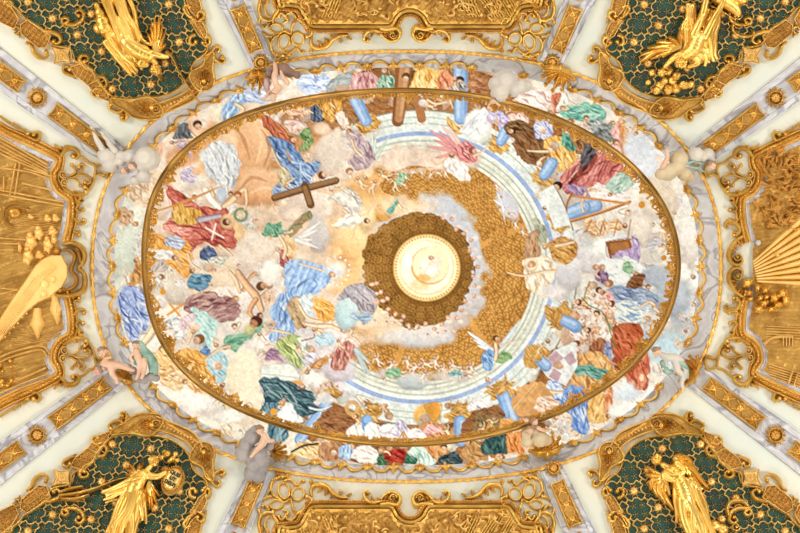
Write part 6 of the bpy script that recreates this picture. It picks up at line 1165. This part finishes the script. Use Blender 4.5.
for i, (u, v, a) in enumerate(((661, 71, 2.4), (676, 74, 1.2), (684, 84, .6), (664, 80, 2.8), (668, 89, 1.8), (656, 89, 2))):
    face(u, v, 5, 3.9 if i != 3 else 3.2, a, GOLDB, t, GOLD if i % 2 == 0 else None)
organic('cloud', GOLDB, t, balls=[(672, 80, 2, 5), (676, 88, 2, 5), (690, 84, 2, 4), (660, 85, 2, 5), (668, 70, 2, 5), (652, 72, 2, 3.6), (648, 82, 1, 3)])
# ---- lower left angel with the oval shield
t = thing('gilded_angel', 'gilded angel holding an oval lettered shield and long staff, lower left', 'angel', 140, 488)
caps = [[(134, 496, 7, 7.5), (137, 488, 9, 7.5), (144, 478, 9, 6)], [(145, 477, 9, 3.6), (151, 470, 9, 2.8)], [(147, 478, 9, 3.8), (158, 480, 10, 3.2), (166, 476, 10, 2.4)], [(138, 480, 9, 3.6), (126, 486, 9, 3), (112, 492, 8, 2.4), (104, 494, 7, 2)], [(130, 500, 7, 5), (122, 516, 7, 4), (116, 536, 6, 3.4)], [(138, 500, 7, 5), (136, 516, 7, 4), (130, 540, 6, 3)]]
organic('body', GOLDB, t, caps=caps)
face(155, 465, 9, 4.6, 1.2, GOLDB, t, GOLD)
organic('drapery', GOLDB, t, caps=folds((136, 494), (120, 540), 8, 16, 26, 9, 7, 2.8, 2.4, 3, 11)+folds((140, 496), (142, 524), 4, 8, 9, 8, 5, 2.4, 1.8, 2, 12)+folds((130, 492), (106, 500), 4, 10, 7, 8, 5, 2.2, 1.6, 2, 13)+folds((134, 484), (142, 482), 3, 12, 12, 12, 12, 1.6, 1.6, 1, 14), balls=[(132, 506, 3, 9), (124, 522, 3, 10), (138, 494, 3, 8)])
wing('wing', (138, 477), [(131, 466), (128, 471), (126, 476), (140, 465), (144, 464)], GOLDB, t, 4); wing('wing', (150, 484), [(147, 504), (150, 510), (153, 513), (157, 505), (160, 497), (144, 498)], GOLDB, t, 3.8)
organic('plume', GOLD, t, balls=[(162, 460, 7, 3), (168, 456, 7, 3.4), (173, 461, 6, 3.2), (176, 456, 6, 2.8), (170, 463, 6, 2.4), (165, 454, 6, 2.6), (178, 462, 5, 2.2)], smooth=1)
m = MB(); m.ribbon([(60, 497), (80, 494), (98, 489), (116, 482), (130, 479)], [5, 4.4, 3.2, 2.4, 1.6], 5, lift=2, base=-4); m.ribbon([(60, 494), (72, 490), (84, 488)], [3, 4.4, 2.4], 6, lift=2); m.ribbon([(62, 500), (76, 500), (90, 496)], [3, 4, 2], 6, lift=1); m.build('staff', GOLD, t)
sa_ = math.radians(28)
def shp(x, y): return (173.5+x*math.cos(sa_)-y*math.sin(sa_), 482.5+x*math.sin(sa_)+y*math.cos(sa_))
m = MB(); m.dome(173.5, 482.5, 10.8, 15.2, sa_, h=6.5, flat=3.2, lift=3.5, seg=32, rings=8); sh = m.build('shield', GOLDP, t)
m = MB(); m.dome(173.5, 482.5, 8.2, 12.4, sa_, h=7.4, flat=3.4, lift=3.8, seg=32, rings=8); fld = m.build('shield_field', mat('shield_gold', (244, 208, 110), (250, 222, 140), .35, .6, 3), sh)
m = MB()
for k in range(30): a = k*2*PI/30; p = shp(9.6*math.cos(a), 13.8*math.sin(a)); m.dome(p[0], p[1], 1.1, h=2, lift=9.2, seg=6, rings=2)
m.build('beaded_rim', GOLD, sh)
def text(s, u, v, size, ang, h, parent, M=P):
    c = bpy.data.curves.new('lettering', 'FONT'); c.body = s; c.align_x = 'CENTER'; c.align_y = 'CENTER'; c.size = size*PX*1.38; c.extrude = .004; c.offset = .006
    o = bpy.data.objects.new('lettering', c); COL.objects.link(o); dg = bpy.context.evaluated_depsgraph_get(); me = bpy.data.meshes.new_from_object(o.evaluated_get(dg)); bpy.data.objects.remove(o)
    o = bpy.data.objects.new('lettering', me); COL.objects.link(o); me.materials.append(INK)
    p, n = surf(np.array([float(u)]), np.array([float(v)])); n = Vector((n[0]+np.array([0, 0, -2.2])).tolist()).normalized(); pos = Vector(M(np.array([float(u)]), np.array([float(v)]), np.array([float(h)]))[0].tolist())
    x = Vector((math.cos(ang), math.sin(ang), 0)); x = (x-n*x.dot(n)).normalized(); y = n.cross(x); o.matrix_world = Matrix.Translation(pos) @ Matrix((x, y, n)).transposed().to_4x4()
    o.parent = parent; o.matrix_parent_inverse = Matrix.Translation(-Vector(parent.location)); setp(o, 'black capital letters on the shield'); return o
for s, y in (('QUIS', -5.6), ('UT', 0), ('DEUS', 5.6)):
    p = shp(.4, y); text(s, p[0], p[1], 3.4, sa_, 11.9, sh)
# ---- lower right angel
t = thing('gilded_angel', 'gilded angel with folded arms and two broad curved wings, lower right green field', 'angel', 680, 488)
caps = [[(684, 500, 8, 7), (680, 488, 9, 7.5), (672, 474, 9, 6.5)], [(670, 472, 9, 3.6), (662, 468, 9, 3)], [(676, 466, 10, 3.6), (682, 474, 11, 3.2), (672, 480, 12, 2.8), (664, 476, 12, 2.2)], [(666, 474, 10, 3.4), (662, 480, 11, 3), (670, 484, 12, 2.4)], [(686, 502, 8, 5.5), (694, 518, 8, 4.6), (702, 540, 7, 3.6)], [(680, 502, 8, 5), (682, 520, 8, 4), (690, 540, 6, 3.2)]]
organic('body', GOLDB, t, caps=caps)
face(655, 463, 9, 4.8, 2.3, GOLDB, t, GOLD)
organic('drapery', GOLDB, t, caps=folds((684, 484), (702, 540), 8, 16, 26, 9, 7, 2.8, 2.4, 3, 21)+folds((678, 486), (682, 524), 4, 8, 12, 8, 5, 2.6, 2, 2, 22)+folds((680, 482), (696, 494), 4, 8, 12, 10, 8, 2, 1.8, 2, 23), balls=[(688, 508, 3, 10), (696, 524, 3, 11), (682, 494, 3, 8)])
wing('wing', (672, 462), [(680, 455), (688, 460, (682, 458)), (694, 470, (686, 460)), (700, 479, (688, 466)), (708, 490, (690, 470)), (700, 488, (686, 472)), (692, 482, (682, 470))], GOLDB, t, 6, (7, 5)); wing('wing', (664, 480), [(646, 468), (645, 476), (646, 484), (650, 491, (652, 482)), (657, 498, (654, 486)), (665, 505, (658, 490)), (673, 511, (662, 492))], GOLDB, t, 6, (6, 4.5))
organic('cherub', GOLDB, t, caps=[[(684, 516, 6, 3.4), (686, 524, 6, 3.6)], [(684, 516, 7, 2), (690, 520, 8, 1.6)], [(686, 525, 6, 2.2), (692, 530, 6, 1.6)]], balls=[(682, 511, 6, 3.2)])
organic('base_cloud', GOLD, t, balls=[(706, 530, 2, 5), (714, 526, 2, 5), (722, 530, 2, 5), (700, 536, 2, 6)]); m = MB(); cscroll(m, 735, 528, 4.5, 0, 1.4, 2.4, 5); m.ribbon([(728, 516), (727, 508), (732, 502), (742, 502), (748, 508), (746, 512)], [3.6, 4.4, 5, 5, 4, 3], 4.4); m.build('scroll', GOLD, t)
# ================================================================ stucco clouds and putti around the rim
FM_ = flatmap(13.75)
def cloud(name, label, mt, balls, u, v, cat='cloud'):
    o = organic(name, mt, None, balls, M=FM_, vox=.6, smooth=3); return setp(o, label, cat)
def putto(name, label, u, v, mt, parts, cat='putto'):
    t = thing(name, label, cat, u, v, M=FM_); return t
# upper left
t = putto('stucco_cloud', 'white stucco cloud with two dangling putto legs and small heads, upper left rim', 128, 160, STUC, None, 'cloud')
organic('cloud_mass', STUC, t, [(109, 158, 2, 9.6), (111, 165, 1, 8), (104, 155, 1, 6), (122, 162, 3, 5), (122, 156, 2, 5), (131, 157, 1, 7.5), (148, 159, 1, 12.2), (142, 164, 1, 8), (143, 176, -2, 7), (134, 180, -2, 5)], M=FM_, vox=.6)
organic('leg', STUC, t, caps=[[(106, 151, 6, 3.4), (102, 143, 9, 2.8), (99, 137, 8, 2.1), (97.5, 132, 9, 1.8), (97, 130, 11, 1.9)]], M=FM_); organic('leg', STUC, t, caps=[[(118, 152, 6, 3.2), (114, 146, 9, 2.7), (111, 141, 8, 2.1), (108.5, 138, 9, 1.8), (108, 136, 11, 1.9)]], M=FM_)
HAIR = mat('brown_hair', (128, 96, 72), (160, 126, 98), .7, 0, 8); face(136, 168, 8, 3.6, 2.2, FLESH, t, HAIR, FM_); face(128, 172, 7, 3.2, 2.6, FLESH, t, HAIR, FM_)
# upper middle left: brown cloud with figure
t = putto('cloud_figure', 'brown stucco cloud with pale putto legs and mauve cloth beside the upper left bracket', 278, 80, BROWN, None, 'cloud')
organic('cloud_mass', BROWN, t, [(284, 70, 1, 7), (290, 73, 1, 5), (297, 75, 0, 4), (270, 75, 1, 4.6), (273, 69, 0, 4)], M=FM_, vox=.5)
organic('leg', FLESH, t, caps=[[(276, 66, 6, 1.8), (277, 73, 7, 2.6), (276, 80, 8, 3), (279, 90, 8, 3.4)]], M=FM_); organic('leg', FLESH, t, caps=[[(282, 73, 6, 1.4), (284, 79, 7, 2.2), (289, 85, 8, 2.6)]], M=FM_)
organic('body', FLESH, t, caps=[[(280, 90, 8, 4), (276, 95, 8, 3.6)], [(272, 94, 8, 1.8), (267, 99, 7, 1.4), (264, 102, 7, 1.2)]], M=FM_); organic('cloth', mat('mauve_cloth', (150, 118, 118), (190, 160, 160), .7), t, caps=[[(268, 82, 5, 3), (268, 90, 6, 3), (270, 95, 6, 2)]], M=FM_); face(275, 99, 9, 3.4, 1.4, FLESH, t, HAIR, FM_)
# upper right: white ball cloud
t = putto('stucco_cloud', 'round white stucco cloud with a tiny putto overlapping the ring, upper right', 506, 86, STUC, None, 'cloud')
organic('cloud_mass', STUC, t, [(505, 82, 0, 12), (496, 84, 0, 8), (499, 94, 3, 9.2), (520, 86, -2, 8), (527, 85, -4, 6), (514, 90, -1, 7)], M=FM_, vox=.6); face(492, 103, 6, 2.8, 1.6, FLESH, t, HAIR, FM_); organic('body', FLESH, t, caps=[[(494, 98, 4, 2.4), (493, 102, 4, 2)], [(490, 104, 5, 1.2), (487, 108, 5, 1)], [(495, 104, 5, 1.2), (499, 107, 5, 1)]], M=FM_)
# right upper
t = putto('stucco_cloud', 'tan and white stucco cloud carrying a bending putto with a bow, right upper rim', 686, 162, STUCT, None, 'cloud')
organic('cloud_mass', STUCT, t, [(678, 160, 2, 9), (676, 168, 1, 8), (684, 174, 1, 7), (668, 172, 0, 9), (661, 174, 0, 6), (690, 177, 0, 5)], M=FM_, vox=.6); organic('upper_cloud', STUC, t, [(693, 156, 5, 8), (700, 157, 4, 6), (706, 155, 3, 6.4), (709, 160, 3, 4)], M=FM_, vox=.5)
organic('arm', FLESH, t, caps=[[(661, 168, 4, 3), (664, 161, 5, 2.4), (665, 155, 6, 1.6), (664, 151, 6, 1.3)]], M=FM_); face(708, 167, 7, 3.8, 1.2, FLESH, t, HAIR, FM_); face(696, 169, 6, 2.8, 2, STUCG, t, HAIR, FM_); organic('bow', TEAL, t, caps=[[(684, 165, 6, 1.2), (690, 163, 9, 1.4), (698, 166, 8, 1.2)], [(687, 168, 6, 1), (694, 170, 9, 1.4), (700, 173, 8, 1)]], M=FM_)
# right lower putto
t = putto('stucco_putto', 'pale putto with green cloth reclining from the right rim to the gilded ring', 668, 362, FLESH, None)
organic('body', STUC, t, caps=[[(658, 353, 6, 2.4), (664, 356, 7, 4), (672, 357, 7, 4.6), (677, 360, 6, 4.4)], [(672, 362, 8, 3.8), (674, 369, 9, 3), (679, 374, 8, 2.4), (678, 382, 8, 2), (679, 386, 9, 1.8)], [(678, 362, 6, 3.6), (682, 369, 7, 2.8), (681, 378, 6, 2)], [(662, 358, 6, 2), (664, 364, 6, 1.7), (660, 368, 6, 1.4)]], M=FM_); face(653.5, 351, 7, 4.2, 1.2, FLESH, t, HAIR, FM_)
organic('cloth', TEAL, t, caps=[[(661, 362, 4, 3), (664, 370, 5, 3.4), (669, 371, 5, 2.4)], [(670, 359, 8, 2.4), (678, 362, 9, 2.6), (683, 368, 7, 2.6), (684, 376, 6, 2)]], M=FM_)
# lower right
t = putto('cloud_figure', 'tan stucco cloud with two clustered putto heads on the acanthus bracket, lower right', 534, 432, STUCT, None, 'cloud')
organic('cloud_mass', STUCT, t, [(539, 438, 2, 8.6), (546, 440, 0, 6), (526, 441, 2, 6), (526, 434, 2, 5), (535, 431, 1, 5)], M=FM_, vox=.5); face(528, 428, 8, 3.4, 1.5, FLESH, t, HAIR, FM_); face(533, 420, 7, 3.2, .8, FLESH, t, HAIR, FM_); face(525, 418, 6, 2.8, 2, FLESH, t, HAIR, FM_); organic('arm', FLESH, t, caps=[[(536, 426, 6, 2), (543, 429, 7, 1.6), (547, 428, 8, 1.3)]], M=FM_)
# lower left grey cloud column
t = putto('stucco_cloud', 'tall grey stucco cloud column with a flesh-toned putto leg, lower left', 254, 452, STUCG, None, 'cloud')
organic('cloud_mass', STUCG, t, [(253, 436, 2, 8.4), (256, 430, 1, 5.6), (245, 452, 3, 9.4), (247, 444, 2, 8), (260, 452, 4, 8.4), (262, 459, 4, 8), (256, 463, 3, 9), (262, 466, 2, 7), (252, 472, 2, 8), (259, 474, 2, 8), (270, 446, 1, 4.4), (273, 441, 0, 3), (250, 478, 0, 5)], M=FM_, vox=.5, smooth=2)
organic('leg', FLESH, t, caps=[[(266, 436, 9, 3.4), (264, 442, 11, 3.2), (259, 447, 12, 2.4), (256, 451, 12, 1.8), (254, 453, 13, 1.4)]], M=FM_); organic('arm', FLESH, t, caps=[[(266, 432, 9, 2.4), (270, 438, 9, 2), (275, 438, 9, 1.8)]], M=FM_); face(262, 428, 8, 4, 1.4, FLESH, t, HAIR, FM_)
# left lower: two putti and a robed child
t = putto('stucco_putto', 'flesh-toned putto sprawling across the gilded bracket at the left rim', 115, 364, FLESH, None)
organic('body', FLESH, t, caps=[[(108, 362, 8, 3.4), (114, 363, 9, 4.4), (120, 364, 9, 4)], [(119, 363, 9, 3.4), (127, 365, 10, 2.8), (134, 368, 9, 2), (138, 369, 9, 1.6)], [(116, 366, 9, 3.4), (117, 372, 10, 2.8), (121, 378, 9, 2), (122, 381, 10, 1.8)], [(108, 360, 8, 2.2), (111, 357, 10, 1.8), (116, 356, 11, 1.5)]], M=FM_); face(107.5, 351, 8, 4.4, 1.3, FLESH, t, HAIR, FM_)
t = putto('putto_head', 'pink putto head with grey hair tucked below the sprawling putto, left lower rim', 102, 370, FLESH, None); face(101, 370, 5, 4, 2.6, mat('pink_flesh', (214, 150, 130), (226, 170, 150), .6), t, mat('grey_hair', (120, 112, 104), (150, 140, 130), .7), FM_); organic('shoulder', FLESH, t, [(106, 368, 4, 3)], M=FM_)
t = putto('robed_child', 'seated child in a green mantle on grey rocks at the left rim', 147, 360, FLESH, None, 'child')
organic('body', FLESH, t, caps=[[(139, 350, 6, 3.6), (142, 357, 7, 4)], [(143, 359, 9, 3), (144, 366, 10, 2.4), (142, 374, 9, 1.8), (141, 377, 10, 1.6)], [(148, 359, 9, 3), (149, 366, 10, 2.4), (147, 373, 9, 1.8), (146, 376, 10, 1.6)], [(138, 351, 7, 2), (134, 356, 8, 1.6), (137, 360, 9, 1.4)]], M=FM_); face(139, 344, 7, 3.6, 1.5, FLESH, t, HAIR, FM_)
organic('mantle', TEAL, t, caps=[[(136, 343, 4, 2.4), (142, 342, 5, 2.6), (146, 348, 5, 3), (151, 354, 5, 3.4), (156, 362, 4, 3.4), (157, 372, 3, 2.6)], [(146, 352, 6, 2.6), (152, 360, 5, 3), (153, 370, 4, 2.6)], [(137, 356, 5, 2.4), (138, 362, 5, 2.4)]], M=FM_, smooth=2); organic('rock', STUCG, t, [(138, 376, 2, 5), (145, 379, 2, 5), (152, 376, 1, 5), (156, 378, 0, 4), (133, 370, 1, 4)], M=FM_)
